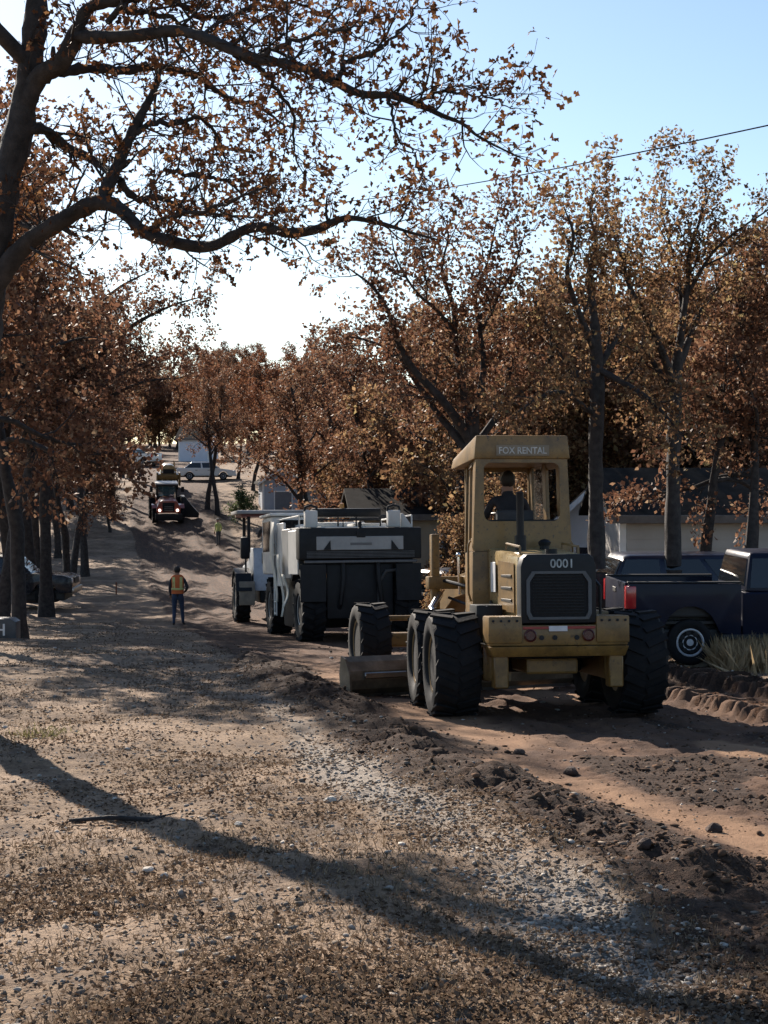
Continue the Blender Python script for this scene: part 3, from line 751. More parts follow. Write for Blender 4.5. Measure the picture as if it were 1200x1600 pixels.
for i in range(18):
    d = _tr.uniform(205, 300); plant(_tr.choice('ed'), at(90 + i * 16, d), d, 'low bushy tree on the far hill at the road end', 'bushy trees on the far hill', _tr.uniform(1.4, 1.9))
for i in range(26):
    d = _tr.uniform(175, 290); px = 130 + i * 20 + _tr.uniform(-12, 12)
    if 215 < px < 320 and d < 215: d = 225 + i
    plant(_tr.choice('abcdef'), at(px, d), d, 'distant tall tree on the far hill at the road end', 'tall trees on the far hill', _tr.uniform(1.3, 1.8))
# evergreen by the far house
def evergreen():
    T = auto_oak(41, height=3.0, r=.08, limbs=9, limb_len=1.35, dens=.24, tw=.5, first=.15)
    d = 110; x = at(381, d)
    t = thing('evergreen_shrub', 'round green evergreen near the grey gabled house', 'shrub')
    T.bark_mesh('trunk', t, (0, 0, 0)); T.crown_mesh('crown', t, (0, 0, 0), M_LEAF_GREEN, 4, .13, spread=.12)
    t.location = (x, d, H(x, d)); t.scale = (1, 1, .95)
evergreen()
# ------------------------------------------------------------------ machine materials
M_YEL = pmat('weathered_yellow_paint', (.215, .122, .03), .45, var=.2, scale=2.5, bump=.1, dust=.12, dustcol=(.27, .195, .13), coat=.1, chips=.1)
M_YELT = pmat('pale_yellow_hood', (.40, .28, .12), .3, var=.2, scale=3, bump=.08, coat=.4, chips=.06)  # paler and glossier than the other yellow paint
M_BLK = pmat('black_steel', (.009, .010, .012), .5, var=.4, scale=6, bump=.15, dust=.02, dustcol=(.05, .04, .03), spec=.3)
M_RUB = pmat('dusty_tyre_rubber', (.010, .010, .011), .8, var=.4, scale=5, bump=.35, dust=.08, dustcol=(.05, .042, .036), spec=.25)
M_STEEL = pmat('worn_steel', (.36, .34, .32), .34, 1.0, var=.3, scale=5, bump=.15, dust=.15)
M_BLADE = pmat('scoured_blade_steel', (.17, .13, .09), .5, .5, var=.4, scale=4, bump=.3, dust=.35)
M_CHROME = pmat('cylinder_rod_chrome', (.75, .75, .75), .15, 1.0, var=.05, bump=0)
M_WHT = pmat('white_machine_paint', (.66, .65, .61), .42, var=.18, scale=2.2, bump=.08, dust=.18, dustcol=(.42, .36, .29))
M_WHTD = pmat('grey_white_panel', (.34, .34, .33), .45, var=.25, scale=2.2, bump=.08, dust=.2, dustcol=(.26, .22, .18))
M_LETTER = pmat('white_lettering', (.5, .49, .46), .6, var=.35, scale=9, bump=0)
M_SIGN = pmat('faded_sign_strip', (.20, .155, .10), .5, var=.2, bump=.05)
M_REDP = pmat('red_reflector_strip', (.30, .03, .02), .4, var=.2, bump=0)
M_LAMPR = pmat('dark_red_lamp', (.07, .012, .01), .25, var=.2, bump=0)
M_PLATE = pmat('plate_white', (.6, .6, .6), .4, var=.1, bump=0)
M_GLASS = glass_mat('cab_glass', (.05, .06, .06), .04, .18)
M_DARKGLASS = glass_mat('tinted_glass', (.01, .012, .014), .04, .92)
M_CLEARGLASS = glass_mat('car_glass', (.03, .04, .045), .03, .55)
M_SEAT = pmat('seat_vinyl', (.03, .03, .032), .6, var=.3)
M_NAVY = pmat('navy_car_paint', (.006, .009, .024), .4, var=.2, scale=2, bump=.02, coat=.1, spec=.15)
M_INDIGO = pmat('dark_blue_car_paint', (.008, .013, .032), .35, var=.2, scale=2, bump=.02, coat=.3, spec=.3)
M_DARKCAR = pmat('charcoal_car_paint', (.02, .023, .03), .25, var=.2, scale=2, bump=.02, coat=.3, spec=.3)
M_WHITECAR = pmat('white_car_paint', (.68, .68, .66), .3, var=.06, scale=2, bump=.02, coat=.6)
M_ALLOY = pmat('grey_alloy', (.48, .49, .51), .4, .1, var=.15, bump=.05)
M_PLASTIC = pmat('black_trim_plastic', (.02, .02, .02), .6, var=.2, bump=.1)
M_TAIL = pmat('red_tail_lens', (.42, .02, .025), .15, var=.15, bump=0, coat=.5)
M_HEADL = pmat('clear_lamp_lens', (.7, .7, .68), .1, var=.05, bump=0)

def wheel(parent, x, y, r, w, rimr, rim_mat, side, lugs=22, lug_h=.035, tyre_mat=None, hub=True, z=None):
    """wheel > tyre, hub_cap; side +1 shows its dish to +x, -1 to -x"""
    z = r if z is None else z
    h = w / 2
    bm = B()
    lathe(bm, [(-h * .72, rimr * .98), (-h * .6, rimr), (-h * .1, rimr * .93), (h * .45, rimr * .86), (h * .5, rimr * .35), (h * .62, rimr * .30), (h * .62, .0001)] if False else
          [(-h * .8, rimr * .96), (-h * .82, rimr * 1.03), (-h * .5, rimr * .97), (h * .5, rimr * .97), (h * .82, rimr * 1.03), (h * .8, rimr * .92), (h * .42, rimr * .84), (h * .3, rimr * .4), (h * .52, rimr * .3), (h * .52, .001)], 28, axis='X')
    if side < 0: bmesh.ops.scale(bm, vec=(-1, 1, 1), verts=bm.verts)
    wo = obj('wheel', bm, rim_mat, parent, smooth=R(40)); wo.location = (x, y, z)
    bm = B()
    rt = r - lug_h
    lathe(bm, [(-h * .78, rimr), (-h * .93, rimr * 1.1), (-h, (rimr + rt) / 2), (-h * .97, rt * .93), (-h * .84, rt * .985), (0, rt), (h * .84, rt * .985), (h * .97, rt * .93), (h, (rimr + rt) / 2), (h * .93, rimr * 1.1), (h * .78, rimr)], 40, axis='X')
    for k in range(lugs):
        for s in (-1, 1):
            a = 2 * math.pi * (k + (.5 if s > 0 else 0)) / lugs
            m = Matrix.Rotation(a, 4, 'X') @ Matrix.Translation((s * h * .5, 0, rt + lug_h * .2)) @ Matrix.Rotation(s * R(24), 4, 'Z') @ Matrix.Diagonal((h * .98, 2 * math.pi * r / lugs * .42, lug_h * 1.7, 1))
            bmesh.ops.create_cube(bm, size=1, matrix=m)
    obj('tyre', bm, tyre_mat or M_RUB, wo, smooth=R(40))
    if hub:
        bm = B(); lathe(bm, [(0, rimr * .24), (h * .16, rimr * .22), (h * .2, .001)], 16, (side * h * .5, 0, 0)) if side > 0 else lathe(bm, [(0, rimr * .24), (-h * .16, rimr * .22), (-h * .2, .001)], 16, (side * h * .5, 0, 0))
        for k in range(8):
            a = k * math.pi / 4; lathe(bm, [(-.015, .018), (.02, .016), (.021, .001)], 6, (side * (h * .44), rimr * .55 * math.cos(a), rimr * .55 * math.sin(a)))
        obj('hub_cap', bm, rim_mat, wo, smooth=R(40))
    return wo

def rounded_rect(w0, w1, z0, z1, r, n=5):
    pts = []
    for cx, cz, a0 in ((w1 - r, z1 - r, 0), (w0 + r, z1 - r, 90), (w0 + r, z0 + r, 180), (w1 - r, z0 + r, 270)):
        for k in range(n + 1):
            a = R(a0 + 90 * k / n); pts.append((cx + r * math.cos(a), cz + r * math.sin(a)))
    return pts

def frame_wall(bm, outer, inner, y0, y1):
    """wall across y with one opening; outer and inner have the same number of points (x, z)"""
    n = len(outer); rings = []
    for pts, y in ((outer, y0), (inner, y0), (inner, y1), (outer, y1)): rings.append([bm.verts.new((p[0], y, p[1])) for p in pts])
    for a, b in zip(rings, rings[1:] + rings[:1]):
        for k in range(n): bm.faces.new((a[k], a[(k + 1) % n], b[(k + 1) % n], b[k]))

def outer_like(inner, w0b, w1b, w0t, w1t, z0, z1):
    """push the points of a rounded opening out to a straight-sided outline"""
    cx = sum(p[0] for p in inner) / len(inner); cz = sum(p[1] for p in inner) / len(inner); out = []
    hx = max(abs(p[0] - cx) for p in inner); hz = max(abs(p[1] - cz) for p in inner)
    for px, pz in inner:
        u, v = (px - cx) / hx, (pz - cz) / hz; k = 1 / max(abs(u), abs(v)); u *= k; v *= k
        z = z0 + (z1 - z0) * (v + 1) / 2; t = (z - z0) / (z1 - z0)
        a = w0b + (w0t - w0b) * t; b_ = w1b + (w1t - w1b) * t
        out.append((a + (b_ - a) * (u + 1) / 2, z))
    return out

def grader():
    g = thing('motor_grader', 'yellow motor grader seen from behind, its blade swung out to the left', 'road grader')
    TR = .6
    # running gear
    for s in (-1, 1):
        for y in (0, 1.48): wheel(g, s * 1.08, y, TR, .54, .33, M_YEL, s, lugs=20, lug_h=.016)
        bm = B(); bx(bm, s * .64, s * .78, -.35, 1.83, .42, .82, .05); obj('tandem_case', bm, M_YEL, g, R(40))
        wheel(g, s * 1.14, 5.85, .6, .48, .33, M_YEL, s, lugs=20, lug_h=.014)
    bm = B(); bx(bm, -.95, .95, 5.72, 5.98, .52, .74, .04); bx(bm, -.18, .18, 5.6, 6.1, .6, 1.15, .04); bx(bm, -.9, .9, 5.78, 5.88, .92, 1.0, .02); obj('front_axle', bm, M_YEL, g)
    bm = B(); bx(bm, -.62, .62, .6, .9, .45, .75, .05); obj('rear_axle', bm, M_BLK, g)
    # main frame under the engine
    bm = B(); bx(bm, -.48, .48, -.55, 3.0, .68, 1.1, .03); obj('engine_frame', bm, M_BLK, g)
    bm = B(); bx(bm, -.3, .3, -.5, .4, .5, .68, .03); obj('belly_plate', bm, M_YEL, g)
    # rear bumper with two raised ends, lower lip and two hanging legs
    bm = B(); bx(bm, -.79, .79, -.86, -.6, .84, 1.07, .02); obj('rear_bumper', bm, M_YEL, g, R(40))
    for s in (-1, 1):
        bm = B(); bx(bm, s * .42, s * .8, -.88, -.5, .87, 1.17, .02); obj('bumper_block', bm, M_YEL, g, R(40))
        bm = B(); bx(bm, s * .57, s * .735, -.84, -.66, .37, .79, .015); obj('bumper_leg', bm, M_YEL, g, R(40))
        bm = B(); lathe(bm, [(.0, .07), (-.03, .07), (-.035, .058), (-.02, .05), (-.02, .001)], 20, (s * .33, -.861, .955), 'Y'); obj('rear_lamp', bm, M_LAMPR, g, R(40))
        bm = B(); bx(bm, s * .30, s * .42, -.872, -.6, .78, .842, .01); obj('lamp_bracket', bm, M_BLK, g)
    bm = B(); hexa(bm, [(-.75, -.86, .72), (.75, -.86, .72), (.75, -.55, .72), (-.75, -.55, .72), (-.79, -.9, .835), (.79, -.9, .835), (.79, -.55, .835), (-.79, -.55, .835)], .012); obj('bumper_lip', bm, M_YEL, g, R(40))
    bm = B(); bx(bm, -.41, .41, -.872, -.862, 1.025, 1.055, .003); obj('reflector_strip', bm, M_REDP, g)
    bm = B(); bx(bm, -.12, .09, -.885, -.874, 1.0, 1.06, .003); obj('licence_plate', bm, M_PLATE, g)
    for cx in (-.05, .2, -.2):
        bm = B(); lathe(bm, [(0, .028), (-.012, .028), (-.013, .001)], 12, (cx, -.861, .93), 'Y'); obj('bolt_hole', bm, M_BLK, g)
    # hood and radiator shell
    sh = [(-.43, 1.09), (.43, 1.09), (.43, 1.72), (.40, 1.82), (.35, 1.86), (-.35, 1.86), (-.40, 1.82), (-.43, 1.72)]
    bm = B()
    prism(bm, sh, -.86, -.62, 'Y', .02); obj('radiator_shell', bm, M_BLK, g, R(40))
    inn = [(-.3, 1.16), (.3, 1.16), (.33, 1.22), (.33, 1.55), (.27, 1.64), (-.27, 1.64), (-.33, 1.55), (-.33, 1.22)]
    bm = B(); frame_wall(bm, [(p[0] * 1.12, (p[1] - 1.4) * 1.12 + 1.4) for p in inn], inn, -.885, -.862); obj('grille_surround', bm, pmat('grey_grille_surround', (.06, .065, .072), .4, var=.2), g)
    gl = obj('grille', prism(B(), inn, -.8655, -.861, 'Y'), pmat('black_grille_mesh', (.008, .008, .009), .8, var=.5, scale=40, bump=.6), g)
    for k in range(13):
        bm = B(); z = 1.2 + k * .034; bx(bm, -.29, .29, -.878, -.868, z, z + .008, 0); obj('grille_bar', bm, M_BLK, gl)
    lettering('number', '0001', pmat('number_decal', (.34, .38, .38), .6, var=.4, scale=14, bump=0), g, (.03, -.866, 1.755), .25, .10)
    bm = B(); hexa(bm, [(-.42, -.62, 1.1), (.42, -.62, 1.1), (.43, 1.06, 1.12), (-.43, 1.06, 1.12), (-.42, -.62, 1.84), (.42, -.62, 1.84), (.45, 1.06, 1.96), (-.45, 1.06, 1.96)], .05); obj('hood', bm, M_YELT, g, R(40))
    for s in (-1, 1):
        bm = B(); hexa(bm, [(s * .43, -.5, 1.2), (s * .436, -.5, 1.2), (s * .452, .35, 1.2), (s * .446, .35, 1.2), (s * .43, -.5, 1.76), (s * .436, -.5, 1.76), (s * .456, .35, 1.8), (s * .45, .35, 1.8)]); obj('engine_side_door', bm, M_YEL, g)
        bm = B(); bx(bm, s * .452, s * .462, .5, .8, 1.42, 1.78, .003); obj('side_decal', bm, M_PLATE, g)
    for k, (y, w) in enumerate(((-.38, .34), (.3, .30))):
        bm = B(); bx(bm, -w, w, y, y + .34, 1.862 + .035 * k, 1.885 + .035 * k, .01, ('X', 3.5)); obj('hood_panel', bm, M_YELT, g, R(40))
    bm = B(); tube(bm, [(0, -.5, 1.86), (0, -.5, 1.92)], .07, 14); obj('radiator_cap', bm, M_BLK, g, R(40))
    bm = B(); tube(bm, [(-.15, .5, 1.85), (-.15, .5, 2.1)], .07, 14); tube(bm, [(-.15, .5, 2.1), (-.15, .5, 2.5), (-.16, .47, 2.62)], .045, 14); obj('exhaust_pipe', bm, M_BLK, g, R(40))
    bm = B(); tube(bm, [(.2, .75, 1.86), (.2, .75, 2.0)], .06, 14); lathe(bm, [(1.98, .07), (2.02, .08), (2.05, .05), (2.06, .001)], 16, (.2, .75, 0), 'Z'); obj('air_cleaner', bm, M_BLK, g, R(40))
    for s in (-1, 1):
        bm = B(); tube(bm, [(s * .34, -.4, 1.86), (s * .34, -.4, 1.95), (s * .34, .4, 2.0), (s * .34, .4, 1.93)], .014, 8); obj('grab_rail', bm, M_YEL, g, R(40))
    # small fittings
    for s in (-1, 1):
        for k in range(4):
            bm = B(); lathe(bm, [(0, .016), (-.012, .016), (-.013, .001)], 6, (s * (.48 + .09 * k), -.881, 1.12), 'Y'); obj('bolt', bm, M_BLK, g)
        bm = B(); tube(bm, [(s * .5, -.3, .78), (s * .55, .1, .9), (s * .5, .5, 1.2), (s * .44, .9, 1.3)], .02, 8); obj('hydraulic_hose', bm, M_BLK, g, R(40))
        for z in (1.32, 1.46, 1.6):
            bm = B(); bx(bm, s * .437, s * .452, -.4, .2, z, z + .03, .002); obj('louver', bm, M_BLK, g)
    bm = B(); tube(bm, [(.55, -.55, 1.18), (.55, -.55, 1.5), (.5, -.3, 1.62)], .018, 8); obj('drain_pipe', bm, M_BLK, g, R(40))
    # boxes beside the hood
    bm = B(); bx(bm, -.78, -.47, .0, .5, .84, 1.28, .02); obj('battery_box', bm, M_BLK, g, R(40))
    bm = B(); tube(bm, [(-.66, .05, 1.1), (-.66, .05, 1.27)], .05, 14); obj('fluid_jug', bm, M_PLATE, g, R(40))
    bm = B(); bx(bm, .47, .8, .0, 1.1, .84, 1.2, .03); obj('fuel_tank', bm, M_YEL, g, R(40))
    bm = B(); bx(bm, -.86, -.66, .55, 2.1, 1.02, 1.07, .01); obj('deck_step', bm, M_YEL, g)
    bm = B()
    for z in (.45, .72): bx(bm, -.92, -.8, .78, 1.0, z, z + .03, .005)
    bx(bm, -.9, -.88, .78, .8, .45, 1.05, 0); bx(bm, -.9, -.88, .98, 1.0, .45, 1.05, 0); obj('boarding_steps', bm, M_BLK, g)
    # cab: tapers toward the front
    before = set(g.children)
    y0, y1 = 1.18, 2.75; zb, zm, zt = .98, 2.28, 3.06
    hw0, hw1 = .60, .46
    inner = rounded_rect(-.48, .48, 2.29, 3.02, .09)
    outer = outer_like(inner, -.625, .625, -.575, .575, 1.92, 3.14)
    bm = B(); frame_wall(bm, outer, inner, y0, y0 + .07); obj('cab_rear_frame', bm, M_YEL, g, R(40))
    bm = B(); hexa(bm, [(-.64, y0, zb), (.64, y0, zb), (hw1, y1, zb), (-hw1, y1, zb), (-.625, y0, 1.918), (.625, y0, 1.918), (hw1, y1, 1.918), (-hw1, y1, 1.918)], .015); obj('cab_lower_body', bm, M_YEL, g, R(40))
    fin = rounded_rect(-.40, .40, 1.5, 3.0, .06); fo = outer_like(fin, -.46, .46, -.46, .46, 1.3, 3.1)
    bm = B(); frame_wall(bm, [(p[0], max(p[1], 1.922)) for p in fo], [(p[0], max(p[1], 2.0)) for p in fin], y1 - .06, y1); obj('cab_front_frame', bm, M_YEL, g, R(40))
    def sx(y, s, z=2.5): return s * (hw0 + .015 + (hw1 - hw0) * (y - y0) / (y1 - y0) - (.03 if z > 2.9 else 0))
    for s in (-1, 1):
        def panel(ya, yb, za, zb_):
            bm_ = B(); t = .045 * s
            hexa(bm_, [(sx(ya, s), ya, za), (sx(ya, s) - t, ya, za), (sx(yb, s) - t, yb, za), (sx(yb, s), yb, za), (sx(ya, s, 3) , ya, zb_), (sx(ya, s, 3) - t, ya, zb_), (sx(yb, s, 3) - t, yb, zb_), (sx(yb, s, 3), yb, zb_)], .008); return bm_
        obj('cab_rear_post', panel(y0 + .072, y0 + .36, 1.92, 3.06), M_YEL, g)
        obj('cab_middle_post', panel(1.98, 2.12, 1.92, 3.06), M_YEL, g)
        obj('cab_front_post', panel(y1 - .16, y1 - .062, 1.92, 3.06), M_YEL, g)
        obj('side_sill', panel(y0 + .362, 1.978, 1.92, 2.1), M_YEL, g)
        obj('side_header', panel(y0 + .362, 1.978, 2.98, 3.06), M_YEL, g)
        bm = B(); hexa(bm, [(sx(2.12, s) - .02 * s, 2.122, 1.1), (sx(2.12, s) - .026 * s, 2.122, 1.1), (sx(2.58, s) - .026 * s, 2.588, 1.1), (sx(2.58, s) - .02 * s, 2.588, 1.1), (sx(2.12, s, 3) - .02 * s, 2.122, 3.05), (sx(2.12, s, 3) - .026 * s, 2.122, 3.05), (sx(2.58, s, 3) - .026 * s, 2.588, 3.05), (sx(2.58, s, 3) - .02 * s, 2.588, 3.05)]); obj('door_pane', bm, M_GLASS, g)
        bm = B(); tube(bm, [(sx(1.3, s) + .03 * s, 1.3, 1.3), (sx(1.3, s) + .06 * s, 1.3, 1.4), (sx(1.3, s) + .06 * s, 1.3, 2.0), (sx(1.3, s) + .03 * s, 1.3, 2.05)], .014, 8); obj('grab_handle', bm, M_YEL, g, R(40))
    # roof: slab with a front overhang
    bm = B(); hexa(bm, [(-.61, y0 - .03, 3.065), (.61, y0 - .03, 3.065), (.61, 2.98, 3.05), (-.61, 2.98, 3.05), (-.58, y0 - .03, 3.36), (.58, y0 - .03, 3.36), (.58, 2.94, 3.19), (-.58, 2.94, 3.19)], .025); obj('cab_roof', bm, M_YEL, g, R(40))
    bm = B(); bx(bm, -.33, .34, y0 - .052, y0 - .033, 3.10, 3.235, .004); sg = obj('sign_strip', bm, M_SIGN, g)
    lettering('lettering', 'FOX RENTAL', M_LETTER, sg, (.005, y0 - .057, 3.168), .60, .085)
    # inside
    bm = B(); bx(bm, -.25, .25, 1.72, 2.15, 1.93, 2.06, .04); bx(bm, -.24, .24, 1.60, 1.72, 2.0, 2.45, .04); obj('seat', bm, M_SEAT, g, R(40))
    bm = B(); bx(bm, -.2, .2, 2.42, 2.6, 1.93, 2.3, .03); tube(bm, [(0, 2.5, 2.25), (0, 2.38, 2.42)], .03, 10)
    lathe(bm, [(-.012, .18), (0, .195), (.012, .18)], 24, (0, 2.38, 2.43), 'Z', True); obj('steering_console', bm, M_BLK, g, R(40))
    bm = B()
    for k in range(6):
        for s in (-1, 1): tube(bm, [(s * (.1 + .05 * k), 2.52, 2.2), (s * (.1 + .05 * k), 2.44, 2.48)], .008, 6); bmesh.ops.create_icosphere(bm, subdivisions=1, radius=.018, matrix=Matrix.Translation((s * (.1 + .05 * k), 2.44, 2.49)))
    obj('control_levers', bm, M_BLK, g)
    bm = B(); bx(bm, -.5, .5, 1.19, 1.26, 2.29, 2.31, .004); obj('rear_sill_rubber', bm, M_BLK, g)
    for o in set(g.children) - before: o.location.y += -.08
    # gooseneck, drawbar, circle, lift cylinders
    bm = B(); prism(bm, [(2.5, 1.05), (2.5, 1.55), (3.1, 1.62), (3.7, 1.66), (4.4, 1.6), (5.2, 1.32), (6.15, 1.12), (6.15, .82), (5.4, .95), (4.5, 1.3), (3.7, 1.38), (3.2, 1.3)], -.16, .16, 'X', .015); obj('gooseneck_frame', bm, M_YEL, g)
    bm = B(); bx(bm, -.66, .66, 3.9, 4.12, 1.42, 1.60, .02); obj('lift_yoke', bm, M_YEL, g, R(40))
    for s in (-1, 1):
        bm = B(); bx(bm, s * .49, s * .61, 3.92, 4.06, 1.1, 2.2, .02); cyl = obj('lift_cylinder', bm, M_YEL, g, R(40))
        bm = B(); tube(bm, [(s * .55, 3.99, 1.12), (s * .62, 3.9, .62)], .035, 12); obj('cylinder_rod', bm, M_CHROME, cyl, R(40))
        bm = B(); tube(bm, [(s * .30, 3.55, 1.35), (s * .33, 3.5, 1.75), (s * .33, 3.5, 1.88)], .016, 8); bmesh.ops.create_icosphere(bm, subdivisions=2, radius=.035, matrix=Matrix.Translation((s * .33, 3.5, 1.9))); obj('marker_rod', bm, M_CHROME, g, R(40))
    bm = B(); tube(bm, [(-.6, 3.95, 1.55), (-.3, 3.2, 1.45), (-.1, 2.8, 1.2)], .025, 8); tube(bm, [(.6, 3.95, 1.55), (.3, 3.2, 1.45), (.1, 2.8, 1.2)], .025, 8); tube(bm, [(-.5, 3.85, 1.3), (-.2, 3.1, 1.15), (0, 2.8, 1.0)], .02, 8); obj('hydraulic_hoses', bm, M_BLK, g, R(40))
    bm = B(); tube(bm, [(-.72, 3.0, .95), (-.72, 3.5, 1.15), (-.5, 3.9, 1.35)], .05, 12); obj('side_shift_cylinder', bm, M_CHROME, g, R(40))
    bm = B(); tube(bm, [(-.7, 3.2, .62), (0, 5.6, .72)], .07, 10); tube(bm, [(.7, 3.2, .62), (0, 5.6, .72)], .07, 10); obj('drawbar', bm, M_YEL, g, R(40))
    bm = B(); lathe(bm, [(.5, .62), (.5, .76), (.6, .76), (.6, .62)], 40, (0, 3.5, 0), 'Z', True); obj('circle', bm, M_YEL, g, R(40))
    # moldboard, curved in section, left end trailing
    ang = math.atan2(1.25, 3.55); ml = 3.76
    bm = B(); sec = [(.00, .02), (-.10, .10), (-.15, .22), (-.14, .34), (-.06, .46), (.02, .53), (.03, .51), (-.04, .44), (-.115, .335), (-.125, .225), (-.08, .115), (.02, .04)]
    prism(bm, sec, -ml / 2, ml / 2, 'X'); mb = obj('moldboard', bm, M_BLADE, g)
    mb.location = (-.28, 3.5, .02); mb.rotation_euler = (0, 0, ang)
    bm = B(); bx(bm, -ml / 2, ml / 2, -.01, .012, -.02, .11, .003, ('X', 12)); obj('cutting_edge', bm, M_STEEL, mb)
    for s in (-1, 1):
        bm = B(); prism(bm, [(-.2, .0), (.06, .0), (.1, .3), (.05, .54), (-.06, .5), (-.18, .3)], s * (ml / 2 + .002), s * (ml / 2 + .03), 'X'); obj('end_plate', bm, M_BLADE, mb)
    bm = B(); bx(bm, -ml / 2 + .2, ml / 2 - .2, -.2, -.14, .24, .32, .01); obj('blade_rail', bm, M_STEEL, mb, R(40))
    for s in (-1, 1):
        bm = B(); bx(bm, s * .5, s * .66, -.24, 0, .1, .62, .02); obj('blade_bracket', bm, M_YEL, mb)
    # the frame is articulated: everything ahead of the cab swings a little further left
    piv = Matrix.Translation((0, 2.4, 0)) @ Matrix.Rotation(R(5), 4, 'Z') @ Matrix.Translation((0, -2.4, 0))
    for o in list(g.children):
        nm = o.name.split('.')[0]
        if nm in ('gooseneck_frame', 'lift_yoke', 'lift_cylinder', 'marker_rod', 'side_shift_cylinder', 'drawbar', 'circle', 'moldboard', 'front_axle') or (nm == 'wheel' and o.location.y > 4):
            o.matrix_basis = piv @ o.matrix_basis
    place(g, 1.86, 17.85, 6.5, span=3)
    return g
GRADER = grader()
# ------------------------------------------------------------------ other machines on the road
def reclaimer():
    g = thing('road_reclaimer', 'big white road reclaimer seen from behind, black rear box with a pale plate', 'reclaimer')
    for s in (-1, 1):
        wheel(g, s * 1.12, .75, .76, .58, .36, M_WHTD, s, lugs=18, lug_h=.05)
        wheel(g, s * 1.12, 5.6, .76, .58, .36, M_WHTD, s, lugs=18, lug_h=.05)
    bm = B(); bx(bm, -.75, .75, .2, 6.6, .6, 1.15, .05); obj('chassis', bm, M_BLK, g)
    bm = B(); bx(bm, -1.2, 1.2, 2.2, 4.3, .25, 1.5, .08); obj('rotor_housing', bm, M_BLK, g, R(40))
    bm = B(); bx(bm, -1.4, 1.4, .5, 6.3, 1.62, 2.62, .06); obj('engine_body', bm, M_BLK, g, R(40))
    bm = B(); bx(bm, -1.48, 1.48, -.02, .48, 1.95, 2.7, .04); rb = obj('rear_box', bm, M_BLK, g, R(40))
    bm = B(); bx(bm, -1.07, 1.03, -.045, -.022, 2.17, 2.49, .01); pl = obj('rear_plate', bm, M_WHTD, rb)  # white plate in the greyer paint, tree shade put into its colour
    for s in (-1, 1):
        bm = B(); prism(bm, [(s * .82 - .09, 2.175), (s * .82 + .09, 2.175), (s * .74, 2.40)], -.062, -.047, 'Y'); obj('plate_bracket', bm, M_BLK, pl)
    bm = B(); bx(bm, -.26, .26, -.05, -.047, 2.28, 2.34, 0); obj('maker_mark', bm, pmat('faint_grey_mark', (.16, .16, .16), .6), pl)
    bm = B(); bx(bm, -.11, .11, -.06, .02, 2.46, 2.6, .02); bx(bm, -.04, .04, .05, .14, 2.7, 2.84, .01); obj('hitch_block', bm, M_BLK, rb)
    bm = B(); bx(bm, -1.36, 1.36, -.06, .05, 1.86, 1.93, .015); obj('rear_bar', bm, pmat('scuffed_grey_steel', (.11, .11, .115), .4, .4), g, R(40))
    for s in (-1, 1):
        bm = B(); tube(bm, [(s * .42, .05, 1.88), (s * .42, -.02, 1.5), (s * .5, .02, .9), (s * .5, .3, .7)], .06, 10); obj('rear_strut', bm, M_BLK, g, R(40))
        bm = B(); bx(bm, s * 1.1, s * 1.3, .02, .12, 1.7, 1.84, .02); obj('rear_lamp', bm, M_PLATE, g)
    for k in range(5):
        bm = B(); bx(bm, -1.3, 1.3, -.035, -.021, 1.985 + k * .034, 2.0 + k * .034, .002); obj('louver', bm, pmat('scuffed_grey_steel', (.11, .11, .115), .4, .4), rb)
    for s in (-1, 1):
        bm = B(); tube(bm, [(s * 1.38, .55, 2.7), (s * 1.38, .55, 3.0), (s * 1.38, 4.0, 3.0), (s * 1.38, 4.0, 2.7)], .02, 8); obj('hand_rail', bm, M_WHT, g, R(40))
    bm = B(); tube(bm, [(-.6, 1.9, 2.7), (-.6, 1.9, 3.05), (-.6, 1.8, 3.12)], .06, 12); obj('exhaust_pipe', bm, M_BLK, g, R(40))
    bm = B(); lathe(bm, [(3.2, .06), (3.32, .055), (3.34, .001)], 14, (-.2, 1.25, 0), 'Z'); obj('beacon', bm, pmat('amber_beacon', (.5, .2, .02), .2, bump=0), g, R(40))
    bm = B(); bx(bm, -.8, .8, .12, .18, .55, 1.84, .02); obj('dark_skirt', bm, M_BLK, g, R(40))  # dark sheet added so the rear underside reads as one dark mass
    for s in (-1, 1):
        bm = B(); bx(bm, s * .84, s * 1.46, -.05, -.02, .95, 1.84, .02); obj('dark_flap', bm, M_BLK, g, R(40))  # dark sheets added over the tyres for the same dark mass
    # arch-shaped splash plate right of centre
    bm = B(); tube(bm, [(.45, .1, .75), (.45, .1, 1.4), (.62, .1, 1.66), (1.3, .1, 1.72)], .045, 8); obj('hose_arch', bm, pmat('dusty_hose', (.06, .06, .06), .6), g, R(40))
    # deck with posts and crossbar
    bm = B(); bx(bm, -1.36, 1.40, .6, 5.6, 2.63, 2.74, .03); obj('deck', bm, M_WHT, g, R(40))
    for y, x0, x1, h in ((1.2, -.9, -.1, .12), (1.4, .1, .95, .10), (2.3, -.7, .6, .16), (3.4, -.9, .9, .14)):
        bm = B(); bx(bm, x0, x1, y, y + .8, 2.742, 2.742 + h, .04); obj('deck_cover', bm, M_WHT, g, R(40))
    for s, x in ((-1, -1.12), (1, .9)):
        bm = B(); bx(bm, x - .15, x + .15, .3, .55, 2.71, 3.12, .03); p = obj('muffler_post', bm, M_WHT, g, R(40))
        bm = B(); tube(bm, [(x - .15, .42, 3.1), (x - .13, .42, 3.2), (x, .42, 3.24), (x + .13, .42, 3.2), (x + .15, .42, 3.1)], .035, 10); obj('post_cap', bm, M_BLK, p, R(40))
    bm = B(); bx(bm, -.97, .75, 1.1, 1.4, 2.98, 3.2, .05); obj('crossbar', bm, M_BLK, g, R(40))
    bm = B()
    for x in (-.9, -.35, .1, .7): tube(bm, [(x, 1.0, 2.74), (x, 1.0, 2.98)], .02, 8)
    bx(bm, -.92, .72, .985, 1.015, 2.9, 2.93, 0)
